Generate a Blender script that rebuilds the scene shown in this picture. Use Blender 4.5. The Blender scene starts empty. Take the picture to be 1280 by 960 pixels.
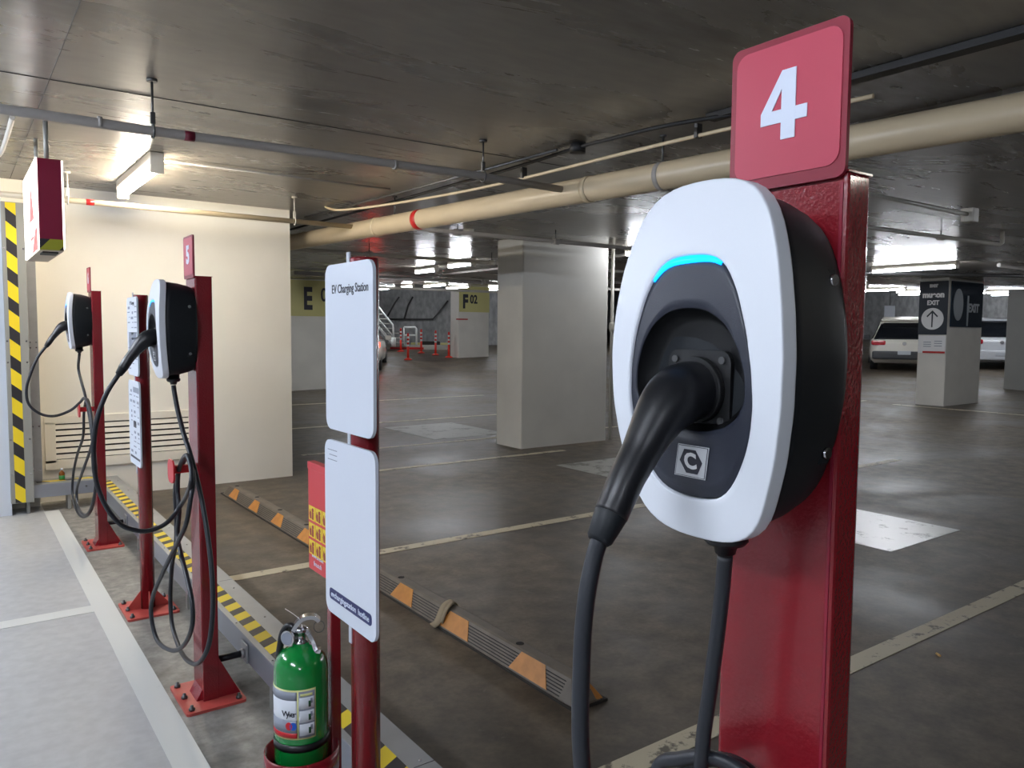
import bpy, bmesh, math, random
from mathutils import Vector, Matrix
random.seed(7)
sc = bpy.context.scene
col = bpy.context.collection
PI = math.pi

# ------------------------------------------------------------------ camera
FPX = 960.0
def _n(v): return v.normalized()
cx_ = _n(Vector((1320, 55, -FPX)))
cu_ = Vector((-700, 72, -FPX)); cu_ = _n(cu_ - cx_*cu_.dot(cx_))
cz_ = cx_.cross(cu_)
RW = Matrix((cx_, cu_, cz_))            # world = RW @ cam
CAM = Vector((0, 0, 1.35))
cam_d = bpy.data.cameras.new('camera'); cam = bpy.data.objects.new('camera', cam_d)
col.objects.link(cam)
cam.matrix_world = Matrix.Translation(CAM) @ RW.to_4x4()
cam_d.sensor_width = 36; cam_d.lens = FPX/1280*36; cam_d.clip_start = .02; cam_d.clip_end = 200
sc.camera = cam
def at(px, py, ax, val):
    """point of the world seen at a pixel, on the plane ax = val"""
    d = RW @ Vector((px-640, 480-py, -FPX)); i = 'xyz'.index(ax)
    return CAM + d*((val-CAM[i])/d[i])
def rise(x, y):                         # the slab slopes gently upwards far away
    s = .588*x + .806*y
    return .045*max(0, s-16.5)
def at_floor(px, py):
    d = RW @ Vector((px-640, 480-py, -FPX)); lo, hi = 0., 1.
    for k in range(4000):
        t = k*.00002*2; q = CAM + d*t*.6
        if q.z <= rise(q.x, q.y): return q
    return CAM + d*.05

# ------------------------------------------------------------------ materials
def lin(c):
    return tuple(((v/255)/12.92 if v/255 <= .04045 else ((v/255+.055)/1.055)**2.4) for v in c) + (1,)
M = {}
def mat(name, c, rough=.5, metal=0, bump=0, bscale=60, var=0, vscale=8, emit=None, estr=0, coat=0, spec=None, rvar=0):
    m = bpy.data.materials.new(name); m.use_nodes = True
    nt = m.node_tree; N = nt.nodes; L = nt.links
    b = N['Principled BSDF']; c4 = lin(c)
    b.inputs['Base Color'].default_value = c4
    b.inputs['Roughness'].default_value = rough; b.inputs['Metallic'].default_value = metal
    if spec is not None: b.inputs['Specular IOR Level'].default_value = spec
    if coat: b.inputs['Coat Weight'].default_value = coat; b.inputs['Coat Roughness'].default_value = .08
    if emit: b.inputs['Emission Color'].default_value = lin(emit); b.inputs['Emission Strength'].default_value = estr
    tc = N.new('ShaderNodeTexCoord')
    if var or rvar:
        no = N.new('ShaderNodeTexNoise'); no.inputs['Scale'].default_value = vscale; no.inputs['Detail'].default_value = 6
        L.new(tc.outputs['Object'], no.inputs['Vector'])
        if var:
            rp = N.new('ShaderNodeValToRGB')
            rp.color_ramp.elements[0].position = .3; rp.color_ramp.elements[1].position = .7
            rp.color_ramp.elements[0].color = tuple(v*(1-var) for v in c4[:3]) + (1,)
            rp.color_ramp.elements[1].color = tuple(min(1, v*(1+var)) for v in c4[:3]) + (1,)
            L.new(no.outputs['Fac'], rp.inputs['Fac']); L.new(rp.outputs['Color'], b.inputs['Base Color'])
        if rvar:
            mr = N.new('ShaderNodeMapRange'); mr.inputs['From Min'].default_value = .3; mr.inputs['From Max'].default_value = .7
            mr.inputs['To Min'].default_value = rough-rvar; mr.inputs['To Max'].default_value = rough+rvar
            L.new(no.outputs['Fac'], mr.inputs['Value']); L.new(mr.outputs['Result'], b.inputs['Roughness'])
    if bump:
        n2 = N.new('ShaderNodeTexNoise'); n2.inputs['Scale'].default_value = bscale; n2.inputs['Detail'].default_value = 3
        L.new(tc.outputs['Object'], n2.inputs['Vector'])
        bp = N.new('ShaderNodeBump'); bp.inputs['Strength'].default_value = bump; bp.inputs['Distance'].default_value = .01
        L.new(n2.outputs['Fac'], bp.inputs['Height']); L.new(bp.outputs['Normal'], b.inputs['Normal'])
    M[name] = m
    return m

def concrete(name, cols, rough=(.3, .6), scale=1.2, bump=.15, streak=None, cracks=0, grain=.72, fine=0, spec=.5):
    """mottled slab: several octaves of stains, optional stretched streaks"""
    m = bpy.data.materials.new(name); m.use_nodes = True
    nt = m.node_tree; N = nt.nodes; L = nt.links; b = N['Principled BSDF']
    tc = N.new('ShaderNodeTexCoord')
    mp = N.new('ShaderNodeMapping'); L.new(tc.outputs['Object'], mp.inputs['Vector'])
    if streak: mp.inputs['Scale'].default_value = streak
    n1 = N.new('ShaderNodeTexNoise'); n1.inputs['Scale'].default_value = scale; n1.inputs['Detail'].default_value = 9; n1.inputs['Roughness'].default_value = .62
    n1.inputs['Distortion'].default_value = .6
    L.new(mp.outputs['Vector'], n1.inputs['Vector'])
    rp = N.new('ShaderNodeValToRGB'); e = rp.color_ramp.elements
    e[0].position = .32; e[0].color = lin(cols[0]); e[1].position = .7; e[1].color = lin(cols[2])
    x = e.new(.5); x.color = lin(cols[1])
    L.new(n1.outputs['Fac'], rp.inputs['Fac'])
    n2 = N.new('ShaderNodeTexNoise'); n2.inputs['Scale'].default_value = scale*9; n2.inputs['Detail'].default_value = 5
    L.new(mp.outputs['Vector'], n2.inputs['Vector'])
    r2 = N.new('ShaderNodeValToRGB'); r2.color_ramp.elements[0].position = .35; r2.color_ramp.elements[1].position = .65
    r2.color_ramp.elements[0].color = (grain, grain, grain, 1); r2.color_ramp.elements[1].color = (1.12, 1.12, 1.12, 1)
    L.new(n2.outputs['Fac'], r2.inputs['Fac'])
    mx = N.new('ShaderNodeMix'); mx.data_type = 'RGBA'; mx.blend_type = 'MULTIPLY'; mx.inputs[0].default_value = 1
    L.new(rp.outputs['Color'], mx.inputs[6]); L.new(r2.outputs['Color'], mx.inputs[7])
    out = mx.outputs[2]
    b.inputs['Specular IOR Level'].default_value = spec
    if fine:
        n4 = N.new('ShaderNodeTexNoise'); n4.inputs['Scale'].default_value = 38; n4.inputs['Detail'].default_value = 6; n4.inputs['Roughness'].default_value = .7
        L.new(tc.outputs['Object'], n4.inputs['Vector'])
        r4 = N.new('ShaderNodeValToRGB'); r4.color_ramp.elements[0].position = .35; r4.color_ramp.elements[1].position = .62
        r4.color_ramp.elements[0].color = (1-fine*.5,)*3 + (1,); r4.color_ramp.elements[1].color = (1.08,)*3 + (1,)
        L.new(n4.outputs['Fac'], r4.inputs['Fac'])
        m4 = N.new('ShaderNodeMix'); m4.data_type = 'RGBA'; m4.blend_type = 'MULTIPLY'; m4.inputs[0].default_value = 1
        L.new(out, m4.inputs[6]); L.new(r4.outputs['Color'], m4.inputs[7]); out = m4.outputs[2]
    if cracks:
        # scuffs: pale scratchy smears
        n3 = N.new('ShaderNodeTexNoise'); n3.inputs['Scale'].default_value = 2.3; n3.inputs['Detail'].default_value = 12; n3.inputs['Roughness'].default_value = .75; n3.inputs['Distortion'].default_value = 1.5
        L.new(mp.outputs['Vector'], n3.inputs['Vector'])
        r3 = N.new('ShaderNodeValToRGB'); r3.color_ramp.elements[0].position = .62; r3.color_ramp.elements[1].position = .74
        r3.color_ramp.elements[0].color = (0, 0, 0, 1); r3.color_ramp.elements[1].color = (cracks,)*3 + (1,)
        L.new(n3.outputs['Fac'], r3.inputs['Fac'])
        m3 = N.new('ShaderNodeMix'); m3.data_type = 'RGBA'; L.new(r3.outputs['Color'], m3.inputs[0])
        L.new(out, m3.inputs[6]); m3.inputs[7].default_value = lin((176, 172, 162)); out = m3.outputs[2]
    L.new(out, b.inputs['Base Color'])
    mr = N.new('ShaderNodeMapRange'); mr.inputs['From Min'].default_value = .35; mr.inputs['From Max'].default_value = .65
    mr.inputs['To Min'].default_value = rough[0]; mr.inputs['To Max'].default_value = rough[1]
    L.new(n1.outputs['Fac'], mr.inputs['Value']); L.new(mr.outputs['Result'], b.inputs['Roughness'])
    bp = N.new('ShaderNodeBump'); bp.inputs['Strength'].default_value = bump; bp.inputs['Distance'].default_value = .01
    L.new(n2.outputs['Fac'], bp.inputs['Height']); L.new(bp.outputs['Normal'], b.inputs['Normal'])
    M[name] = m
    return m

def worn_paint(name, c, c2, thr=.42, scale=9):
    """paint with chips through which the slab shows"""
    m = bpy.data.materials.new(name); m.use_nodes = True
    nt = m.node_tree; N = nt.nodes; L = nt.links; b = N['Principled BSDF']
    tc = N.new('ShaderNodeTexCoord')
    n1 = N.new('ShaderNodeTexNoise'); n1.inputs['Scale'].default_value = scale; n1.inputs['Detail'].default_value = 8; n1.inputs['Roughness'].default_value = .7
    L.new(tc.outputs['Object'], n1.inputs['Vector'])
    rp = N.new('ShaderNodeValToRGB'); e = rp.color_ramp.elements
    e[0].position = thr-.04; e[0].color = lin(c2); e[1].position = thr+.02; e[1].color = lin(c)
    L.new(n1.outputs['Fac'], rp.inputs['Fac']); L.new(rp.outputs['Color'], b.inputs['Base Color'])
    b.inputs['Roughness'].default_value = .5
    M[name] = m

def striped(name, axis, period, slant, c1=(236, 208, 40), c2=(40, 38, 42), rough=.45):
    """diagonal hazard stripes"""
    m = bpy.data.materials.new(name); m.use_nodes = True
    nt = m.node_tree; N = nt.nodes; L = nt.links; b = N['Principled BSDF']
    tc = N.new('ShaderNodeTexCoord'); sp = N.new('ShaderNodeSeparateXYZ'); L.new(tc.outputs['Object'], sp.inputs[0])
    a, k = axis
    mu = N.new('ShaderNodeMath'); mu.operation = 'MULTIPLY_ADD'; mu.inputs[1].default_value = slant
    L.new(sp.outputs[k], mu.inputs[0]); L.new(sp.outputs[a], mu.inputs[2])
    dv = N.new('ShaderNodeMath'); dv.operation = 'DIVIDE'; dv.inputs[1].default_value = period; L.new(mu.outputs[0], dv.inputs[0])
    fr = N.new('ShaderNodeMath'); fr.operation = 'FRACT'; L.new(dv.outputs[0], fr.inputs[0])
    gt = N.new('ShaderNodeMath'); gt.operation = 'GREATER_THAN'; gt.inputs[1].default_value = .55; L.new(fr.outputs[0], gt.inputs[0])
    mx = N.new('ShaderNodeMix'); mx.data_type = 'RGBA'; L.new(gt.outputs[0], mx.inputs[0])
    mx.inputs[6].default_value = lin(c1); mx.inputs[7].default_value = lin(c2)
    L.new(mx.outputs[2], b.inputs['Base Color']); b.inputs['Roughness'].default_value = rough
    M[name] = m

concrete('floor_dark', ((68, 60, 51), (100, 90, 77), (118, 107, 92)), (.38, .6), .8, .25, cracks=.3, grain=.62, fine=.5)
concrete('floor_light', ((120, 116, 108), (146, 142, 134), (160, 156, 148)), (.4, .6), 1.6, .08, cracks=.3, fine=.4)
concrete('floor_coat', ((172, 172, 172), (178, 178, 177), (182, 182, 180)), (.3, .42), 2.2, .01, grain=.98)
concrete('ceiling_paint', ((104, 98, 90), (124, 118, 109), (134, 129, 120)), (.22, .34), 1.1, .05, streak=(.5, 1.6, 1), grain=.9, spec=.95)
concrete('wall_far', ((150, 152, 154), (172, 174, 175), (188, 190, 190)), (.5, .7), .7, .1, streak=(1, 1, .5))
mat('wall_cream', (245, 240, 228), .5, var=.03, vscale=2, bump=.04, bscale=25)
mat('wall_pale', (220, 226, 234), .45, var=.03, vscale=3)
mat('column_white', (222, 219, 210), .5, var=.05, vscale=2.5, bump=.05, bscale=20)
mat('column_grey', (150, 150, 146), .5, var=.04, vscale=2.5, bump=.05, bscale=20)
mat('band_yellow', (206, 200, 134), .5)
mat('red_paint', (126, 22, 32), .27, bump=.10, bscale=170, coat=.35)
mat('red_peel', (126, 22, 32), .22, bump=.28, bscale=260, coat=.5)
mat('seam_line', (84, 79, 72), .7)
mat('red_sign', (184, 62, 82), .4)
mat('red_edge', (132, 22, 44), .4)
mat('red_base', (186, 78, 70), .4, var=.12, vscale=20)
mat('red_board', (200, 40, 48), .35)
mat('white_cover', (226, 230, 236), .42, bump=.015, bscale=900)
mat('cover_rim', (214, 208, 200), .4)
mat('black_body', (24, 28, 32), .52, bump=.04, bscale=1200, spec=.3)
mat('panel_dark', (34, 38, 50), .42, bump=.12, bscale=1400)
mat('black_plastic', (19, 20, 24), .36)
mat('recess_black', (9, 10, 12), .45)
mat('cable_rubber', (34, 37, 43), .42, bump=.03, bscale=300)
mat('led_blue', (20, 120, 230), .3, emit=(0, 150, 255), estr=1.9)
mat('chrome', (205, 205, 208), .18, metal=1)
mat('galvanised', (168, 170, 172), .42, metal=.55, var=.06, vscale=12)
mat('duct_side', (150, 154, 162), .35, metal=.5)
mat('grey_metal', (150, 150, 144), .45, metal=.2)
mat('sign_white', (214, 220, 230), .35)
mat('sign_grey', (186, 192, 200), .4)  # plain pale grey of the mounting bars and car number plates
mat('ink', (40, 40, 52), .5)
mat('ink_grey', (132, 138, 152), .5)
mat('navy', (28, 36, 92), .4)
mat('sticker_silver', (196, 198, 200), .35)
mat('white_letter', (216, 224, 238), .45)
mat('pipe_beige', (206, 188, 156), .32, var=.05, vscale=4)
mat('pipe_grey', (168, 163, 158), .35)
mat('pipe_light', (190, 186, 176), .35)
mat('steel_dark', (92, 92, 92), .4, metal=.6)
mat('band_red', (190, 32, 30), .4)
mat('band_maroon', (110, 26, 46), .4)
mat('trunk_black', (26, 26, 27), .6)
mat('extinguisher_green', (4, 128, 52), .16, coat=.6)
mat('strap_black', (22, 22, 25), .4)
mat('label_cream', (222, 222, 150), .35)
mat('label_grey', (140, 146, 158), .35)
mat('label_white', (222, 226, 232), .35)
mat('label_red', (196, 30, 40), .35)
mat('label_blue', (30, 90, 190), .35)
mat('label_green', (20, 74, 40), .35)
mat('pict_yellow', (232, 204, 40), .4)
mat('pict_red', (150, 34, 24), .4)
mat('orange_patch', (192, 128, 56), .5, var=.12, vscale=25)
mat('rubber_stop', (104, 96, 86), .55, var=.15, vscale=14)
mat('rubber_dark', (48, 44, 40), .7)
mat('hole_black', (10, 10, 10), .8)
mat('strap_cloth', (146, 132, 108), .9)
mat('box_maroon', (128, 26, 54), .4)
mat('box_white', (240, 240, 240), .4, emit=(255, 250, 240), estr=2.4)
mat('box_red', (210, 60, 60), .4, emit=(240, 120, 110), estr=.6)
mat('box_under', (190, 178, 160), .5)
mat('lamp_body', (214, 208, 194), .4)
mat('louvre', (242, 235, 220), .45)
mat('louvre_gap', (30, 28, 24), .8)
mat('bottle_amber', (120, 70, 24), .15)
mat('bottle_label', (40, 130, 66), .4)
mat('cone_red', (226, 52, 34), .45)
mat('cone_white', (236, 236, 236), .4)
mat('tyre', (22, 22, 24), .7)
mat('wheel_rim', (90, 92, 96), .35, metal=.7)
mat('car_white', (226, 222, 212), .25, coat=.5)
mat('car_silver', (196, 200, 206), .25, coat=.5)
mat('car_cladding', (64, 66, 70), .5)
mat('car_glass', (22, 26, 32), .08)
mat('tail_red', (170, 14, 34), .2)
mat('tail_lit', (255, 60, 40), .3, emit=(255, 50, 30), estr=7)
mat('rail_white', (226, 228, 226), .4)
mat('kerb', (170, 170, 164), .6)
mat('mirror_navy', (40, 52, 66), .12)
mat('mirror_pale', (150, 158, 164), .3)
mat('sign_navy', (26, 36, 48), .4)
mat('butt', (210, 170, 110), .8)
striped('hazard_row', (1, 0), .125, -.55)
striped('hazard_wall', (0, 1), .2, .8)
striped('hazard_up', (2, 0), .205, .85)
striped('hazard_box', (0, 2), .16, -.9, c1=(150, 150, 40))
worn_paint('line_fresh', (214, 214, 208), (196, 196, 190), .35)
worn_paint('line_worn', (196, 186, 160), (100, 92, 80), .43)
worn_paint('patch_pale', (172, 172, 166), (120, 118, 110), .45, 4)
worn_paint('patch_white', (226, 228, 226), (160, 162, 160), .42, 5); M['patch_white'].node_tree.nodes['Principled BSDF'].inputs['Roughness'].default_value = .25
def tube_mat(name, c, s):
    m = bpy.data.materials.new(name); m.use_nodes = True
    N = m.node_tree.nodes; N.clear()
    e = N.new('ShaderNodeEmission'); e.inputs[0].default_value = lin(c); e.inputs[1].default_value = s
    o = N.new('ShaderNodeOutputMaterial'); m.node_tree.links.new(e.outputs[0], o.inputs[0]); M[name] = m
tube_mat('tube_warm', (255, 242, 220), 165)
tube_mat('tube_cool', (230, 239, 255), 250)
tube_mat('tube_neutral', (250, 244, 232), 44)
tube_mat('tube_far', (244, 248, 255), 120)

# ------------------------------------------------------------------ mesh helper
class MB:
    def __init__(s): s.bm = bmesh.new(); s.mats = []; s.mi = 0
    def use(s, m):
        if m not in s.mats: s.mats.append(m)
        s.mi = s.mats.index(m); return s
    def _f(s, vs, smooth=False):
        try: f = s.bm.faces.new(vs)
        except ValueError: return None
        f.material_index = s.mi; f.smooth = smooth; return f
    def box(s, x0, x1, y0, y1, z0, z1, bev=0):
        r = bmesh.ops.create_cube(s.bm, size=1, matrix=Matrix.Translation(((x0+x1)/2, (y0+y1)/2, (z0+z1)/2)) @ Matrix.Diagonal((abs(x1-x0), abs(y1-y0), abs(z1-z0), 1)))
        fs = set(f for v in r['verts'] for f in v.link_faces)
        for f in fs: f.material_index = s.mi
        if bev:
            es = list(set(e for v in r['verts'] for e in v.link_edges))
            rb = bmesh.ops.bevel(s.bm, geom=es, offset=bev, segments=2, profile=.6, affect='EDGES')
            for f in rb['faces']: f.material_index = s.mi
        return s
    def xf(s, start, mtx):
        for v in list(s.bm.verts)[start:]: v.co = mtx @ v.co
    def ring(s, pts): return [s.bm.verts.new(p) for p in pts]
    def skin(s, rings, close=True, cap0=True, cap1=True, smooth=True):
        R = [s.ring(r) for r in rings]; n = len(R[0])
        for a, b in zip(R, R[1:]):
            for i in range(n if close else n-1):
                j = (i+1) % n; s._f((a[i], a[j], b[j], b[i]), smooth)
        if cap0: s._f(list(reversed(R[0])))
        if cap1: s._f(R[-1])
        return s
    def tube(s, path, r, seg=12, caps=True):
        P = [Vector(p) for p in path]; n = len(P)
        rr = r if isinstance(r, (list, tuple)) else [r]*n
        t0 = (P[1]-P[0]).normalized()
        u = t0.orthogonal().normalized(); rings = []
        for i in range(n):
            t = (P[min(i+1, n-1)]-P[max(i-1, 0)]).normalized()
            u = (u - t*u.dot(t)).normalized(); w = t.cross(u)
            rings.append([P[i] + (u*math.cos(2*PI*k/seg) + w*math.sin(2*PI*k/seg))*rr[i] for k in range(seg)])
        return s.skin(rings, True, caps, caps)
    def cyl(s, p0, p1, r, seg=20, r1=None): return s.tube([p0, p1], [r, r if r1 is None else r1], seg)
    def prism(s, poly, ax, a0, a1):
        """poly in the two other axes, extruded along ax"""
        def mk(p, a):
            if ax == 'x': return Vector((a, p[0], p[1]))
            if ax == 'y': return Vector((p[0], a, p[1]))
            return Vector((p[0], p[1], a))
        A = s.ring([mk(p, a0) for p in poly]); B = s.ring([mk(p, a1) for p in poly]); n = len(poly)
        for i in range(n): s._f((A[i], A[(i+1) % n], B[(i+1) % n], B[i]))
        s._f(list(reversed(A))); s._f(B); return s
    def lathe(s, prof, c=(0, 0, 0), seg=32):
        c = Vector(c)
        rings = [[c + Vector((r*math.cos(2*PI*k/seg), r*math.sin(2*PI*k/seg), z)) for k in range(seg)] for r, z in prof]
        return s.skin(rings)
    def build(s, name, m=None, parent=None, loc=None):
        bmesh.ops.recalc_face_normals(s.bm, faces=s.bm.faces[:])
        me = bpy.data.meshes.new(name); s.bm.to_mesh(me); s.bm.free()
        for k in (s.mats or [m]): me.materials.append(M[k])
        o = bpy.data.objects.new(name, me); col.objects.link(o)
        if parent: o.parent = parent
        if loc: o.location = loc
        return o
def rrect(a0, a1, b0, b1, r, n=5):
    out = []
    for (ca, cb, t0) in ((a1-r, b1-r, 0), (a0+r, b1-r, PI/2), (a0+r, b0+r, PI), (a1-r, b0+r, 1.5*PI)):
        for k in range(n+1):
            t = t0 + PI/2*k/n; out.append((ca+r*math.cos(t), cb+r*math.sin(t)))
    return out
def tag(o, label=None, cat=None, group=None, kind=None):
    if label: o['label'] = label
    if cat: o['category'] = cat
    if group: o['group'] = group
    if kind: o['kind'] = kind
    return o
def thing(name, label, cat, loc=(0, 0, 0), rz=0, group=None):
    o = bpy.data.objects.new(name, None); col.objects.link(o); o.empty_display_size = .1
    o.location = loc; o.rotation_euler = (0, 0, rz)
    return tag(o, label, cat, group)
def struct(o): o['kind'] = 'structure'; return o
def part_world(o, parent):
    """parent while the mesh keeps its world coordinates"""
    bpy.context.view_layer.update()
    o.parent = parent; o.matrix_parent_inverse = parent.matrix_world.inverted(); return o
def copy_tree(o, parent=None):
    c = o.copy(); col.objects.link(c)
    if parent: c.parent = parent; c.matrix_parent_inverse = o.matrix_parent_inverse.copy()
    for ch in list(o.children): copy_tree(ch, c)
    return c
def text(s, size, m, parent=None, face='-x', loc=(0, 0, 0), name='lettering', bold=0, sx=1, depth=.0006, align='CENTER', rot=None, space=1):
    cu = bpy.data.curves.new(name, 'FONT'); cu.body = s; cu.size = size; cu.align_x = align; cu.align_y = 'CENTER'
    cu.extrude = depth; cu.offset = bold; cu.space_character = space; cu.resolution_u = 3
    t = bpy.data.objects.new('tmp', cu); col.objects.link(t)
    bpy.context.view_layer.update()
    me = bpy.data.meshes.new_from_object(t.evaluated_get(bpy.context.evaluated_depsgraph_get()))
    bpy.data.objects.remove(t)
    me.name = name; me.materials.clear(); me.materials.append(M[m])
    # text lies in its x-y plane; stand it up on the wanted face
    if face == '-x': R = Matrix(((0, 0, -1), (-1, 0, 0), (0, 1, 0)))     # reads with +y to the left
    elif face == '-y': R = Matrix(((1, 0, 0), (0, 0, -1), (0, 1, 0)))
    me.transform(Matrix.Diagonal((sx, 1, 1, 1)))
    me.transform((rot.to_4x4() if rot else R.to_4x4()))
    me.transform(Matrix.Translation(loc))
    o = bpy.data.objects.new(name, me); col.objects.link(o)
    if parent: o.parent = parent
    return o
def spline(pts, n=8):
    P = [Vector(p) for p in pts]; P = [P[0]*2-P[1]] + P + [P[-1]*2-P[-2]]; out = []
    for i in range(1, len(P)-2):
        a, b, c, d = P[i-1:i+3]
        for k in range(n):
            t = k/n
            out.append(.5*((2*b) + (c-a)*t + (2*a-5*b+4*c-d)*t*t + (3*b-a-3*c+d)*t**3))
    out.append(P[-2]); return out

# ------------------------------------------------------------------ shell: floor, ceiling, walls
CZ = 2.42
def slab(name, xs, ys, z, m, flip=False):
    b = bmesh.new(); V = [[b.verts.new((x, y, z+rise(x, y))) for y in ys] for x in xs]
    for i in range(len(xs)-1):
        for j in range(len(ys)-1):
            vs = (V[i][j], V[i+1][j], V[i+1][j+1], V[i][j+1]); f = b.faces.new(vs[::-1] if flip else vs); f.smooth = True
    me = bpy.data.meshes.new(name); b.to_mesh(me); b.free(); me.materials.append(M[m])
    o = bpy.data.objects.new(name, me); col.objects.link(o); return struct(o)
rng = lambda a, b, n: [a+(b-a)*k/n for k in range(n+1)]
YS = rng(-8, 38, 46)
slab('floor', rng(1.0, 39, 38), YS, 0, 'floor_dark')
slab('floor_bay', [-6, .51], [-8, 6.9], 0, 'floor_coat')
slab('floor_strip', [.51, 1.0], [-8, 6.9], 0, 'floor_light')
slab('ceiling', rng(-6, 39, 45), YS, CZ, 'ceiling_paint', True)
def wall(name, x0, x1, y0, y1, z0, z1, m): return struct(MB().box(x0, x1, y0, y1, z0, z1).build(name, m))
wall('wall_back', .50, 2.50, 6.85, 9.2, -.02, CZ, 'wall_cream')
wall('wall_left', -6, .31, 6.5, 9.2, -.02, CZ, 'wall_pale')
wall('wall_corner', .31, .50, 6.72, 9.2, -.02, CZ, 'wall_cream')
wall('wall_west', -6.2, -6, -8, 6.5, -.02, CZ, 'wall_pale')
wall('wall_south', -6.2, 43, -8.2, -8, -.02, CZ+1.5, 'wall_far')
wall('wall_east', 38.8, 39, -8, 38, -.02, 6, 'wall_far')
wall('wall_north', -6, 43, 37.8, 38, -.02, 6, 'wall_far')
wall('wall_rear', -.2, 0, 9.2, 38, -.02, 5, 'wall_far')
# soffit seams in the ceiling
def seam(x0, y0, x1, y1, w=.006):
    d = Vector((x1-x0, y1-y0, 0)).normalized(); n = Vector((-d.y, d.x, 0))*w
    b = MB(); A = Vector((x0, y0, CZ)); B = Vector((x1, y1, CZ))
    b.skin([[A+n, A-n, A-n-Vector((0, 0, .003)), A+n-Vector((0, 0, .003))], [B+n, B-n, B-n-Vector((0, 0, .003)), B+n-Vector((0, 0, .003))]], smooth=False)
    return struct(b.build('trim_%d' % seam.k, 'seam_line'))
seam.k = 1
for a in ((.38, -2, .38, 6.7), (-1, 3.95, 3.3, 3.9)):
    seam(*a, w=.0015); seam.k += 1
# a shallow downstand beam over the middle aisle and one over the far columns
def beam(x0, x1, y0, y1, d): return struct(MB().box(x0, x1, y0, y1, CZ-d, CZ+.05, .01).build('beam', 'ceiling_paint'))
beam(3.75, 4.15, -7.9, 6.0, .05)

# painted lines
def line(x0, x1, y0, y1, m='line_worn', z=.0022):
    return struct(MB().box(x0, x1, y0, y1, -.004, z).build('floor_line', m))
line(.505, .60, -3, 6.5, 'line_fresh')
line(-5, .506, 4.05, 4.15, 'line_fresh', .002)
line(-5, .506, 1.62, 1.72, 'line_fresh', .002)
line(1.16, 8.2, 4.135, 4.225); line(1.3, 8.2, 1.60, 1.69)
line(2.6, 5.6, 6.62, 6.70); line(3.0, 9, 7.9, 7.97); line(3.6, 9, 10.1, 10.2); line(4.6, 9, 13.3, 13.42)
line(12.5, 18, 4.3, 4.4); line(13, 19, 9.6, 9.7); line(14.6, 14.72, 5.2, 7.6)
line(13.6, 15.0, 8.3, 8.4); line(11.6, 12.4, 8.6, 8.9, 'patch_pale')
line(4.68, 5.6, 2.40, 3.2, 'patch_white'); line(4.9, 5.75, 5.15, 5.95, 'patch_pale'); line(4.8, 5.9, 8.2, 9.6, 'patch_pale')
line(2.95, 3.15, 2.2, 2.35, 'patch_pale', .001)

# ------------------------------------------------------------------ columns
def column(x0, x1, y0, y1, m='column_white', z0=-.02):
    return struct(MB().box(x0, x1, y0, y1, z0, CZ+.6 if y0 > 15 else CZ, .02).build('column', m))
c1 = column(5.24, 6.56, 7.0, 7.5)
MB().box(6.50, 6.60, 7.25, 7.27, 1.0, 1.06).build('column_bracket', 'steel_dark', c1)
c2 = column(15.1, 16.55, 6.87, 7.40)
c3 = column(5.80, 7.35, 16.3, 16.9, 'column_white')
c4 = column(13.86, 15.1, 22.1, 22.62, 'column_white')
column(20.2, 21.7, 7.3, 7.85, 'column_grey')
column(27, 28.4, 7.2, 7.8, 'column_white'); column(24.5, 25.9, 15.8, 16.4, 'column_grey'); column(31, 32, 20, 20.6, 'column_grey')
# E 03 band and letters
MB().box(5.79, 7.36, 16.29, 16.91, 1.64, 2.42).build('painted_band', 'band_yellow', c3)
text('E', .66, 'ink', c3, '-y', (6.33, 16.288, 2.0), bold=.025, sx=.62, depth=.002)
text('03', .42, 'ink', c3, '-y', (6.78, 16.284, 2.10), bold=.006, sx=.75, depth=.002)
zb = rise(14, 22.3)
MB().box(13.88, 15.11, 22.09, 22.63, zb+1.55, zb+2.42).build('painted_band', 'band_yellow', c4)
text('F', .62, 'ink', c4, '-y', (14.12, 22.085, zb+1.88), bold=.03, sx=.72, depth=.002)
text('02', .40, 'ink', c4, '-y', (14.46, 22.085, zb+1.97), bold=.012, sx=.75, depth=.002)
MB().box(13.83, 14.2, 22.05, 22.2, zb+1.28, zb+1.32).build('red_marker_strip', 'band_red', c4)

# exit sign column
ex = thing('exit_sign', 'navy exit sign with white arrow circle wrapped on the white column', 'sign', (15.09, 7.13, 1.35))
MB().box(-.02, 0, -.262, .262, .0, 1.01).build('panel', 'sign_navy', ex)
c = MB(); c.prism([(.205*math.cos(t*PI/20), .30+.205*math.sin(t*PI/20)) for t in range(40)], 'x', -.03, -.021); c.build('disc', 'cone_white', ex)
a = MB(); a.prism([(.012, .14), (.012, .41), (.09, .33), (.105, .35), (0, .46), (-.105, .35), (-.09, .33), (-.012, .41), (-.012, .14)], 'x', -.036, -.031)
a.build('arrow', 'sign_navy', ex)
text('EXIT', .12, 'cone_white', ex, '-x', (-.024, 0, .60), depth=.003, bold=.004, sx=.9)
text('mueon', .15, 'cone_white', ex, '-x', (-.024, 0, .75), depth=.003, bold=.008, sx=.95)
text('EXIT', .07, 'cone_white', ex, '-x', (-.024, 0, .92), depth=.003, bold=.008)
nt_ = thing('notice_board', 'small white notice with a red underline wrapping the exit column corner', 'notice', (15.09, 7.13, 1.0))
MB().box(-.014, 0, -.255, .25, .0, .33).build('panel', 'cone_white', nt_)
MB().box(-.018, -.015, -.25, .16, .0, .035).build('underline', 'band_red', nt_)
for k, (y, z) in enumerate(((.08, .16), (.08, .12), (.08, .20), (-.12, .13), (-.12, .22), (-.12, .18))):
    MB().box(-.018, -.015, y-.07, y+.07, z, z+.012).build('print_line', 'ink_grey', nt_)
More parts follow.
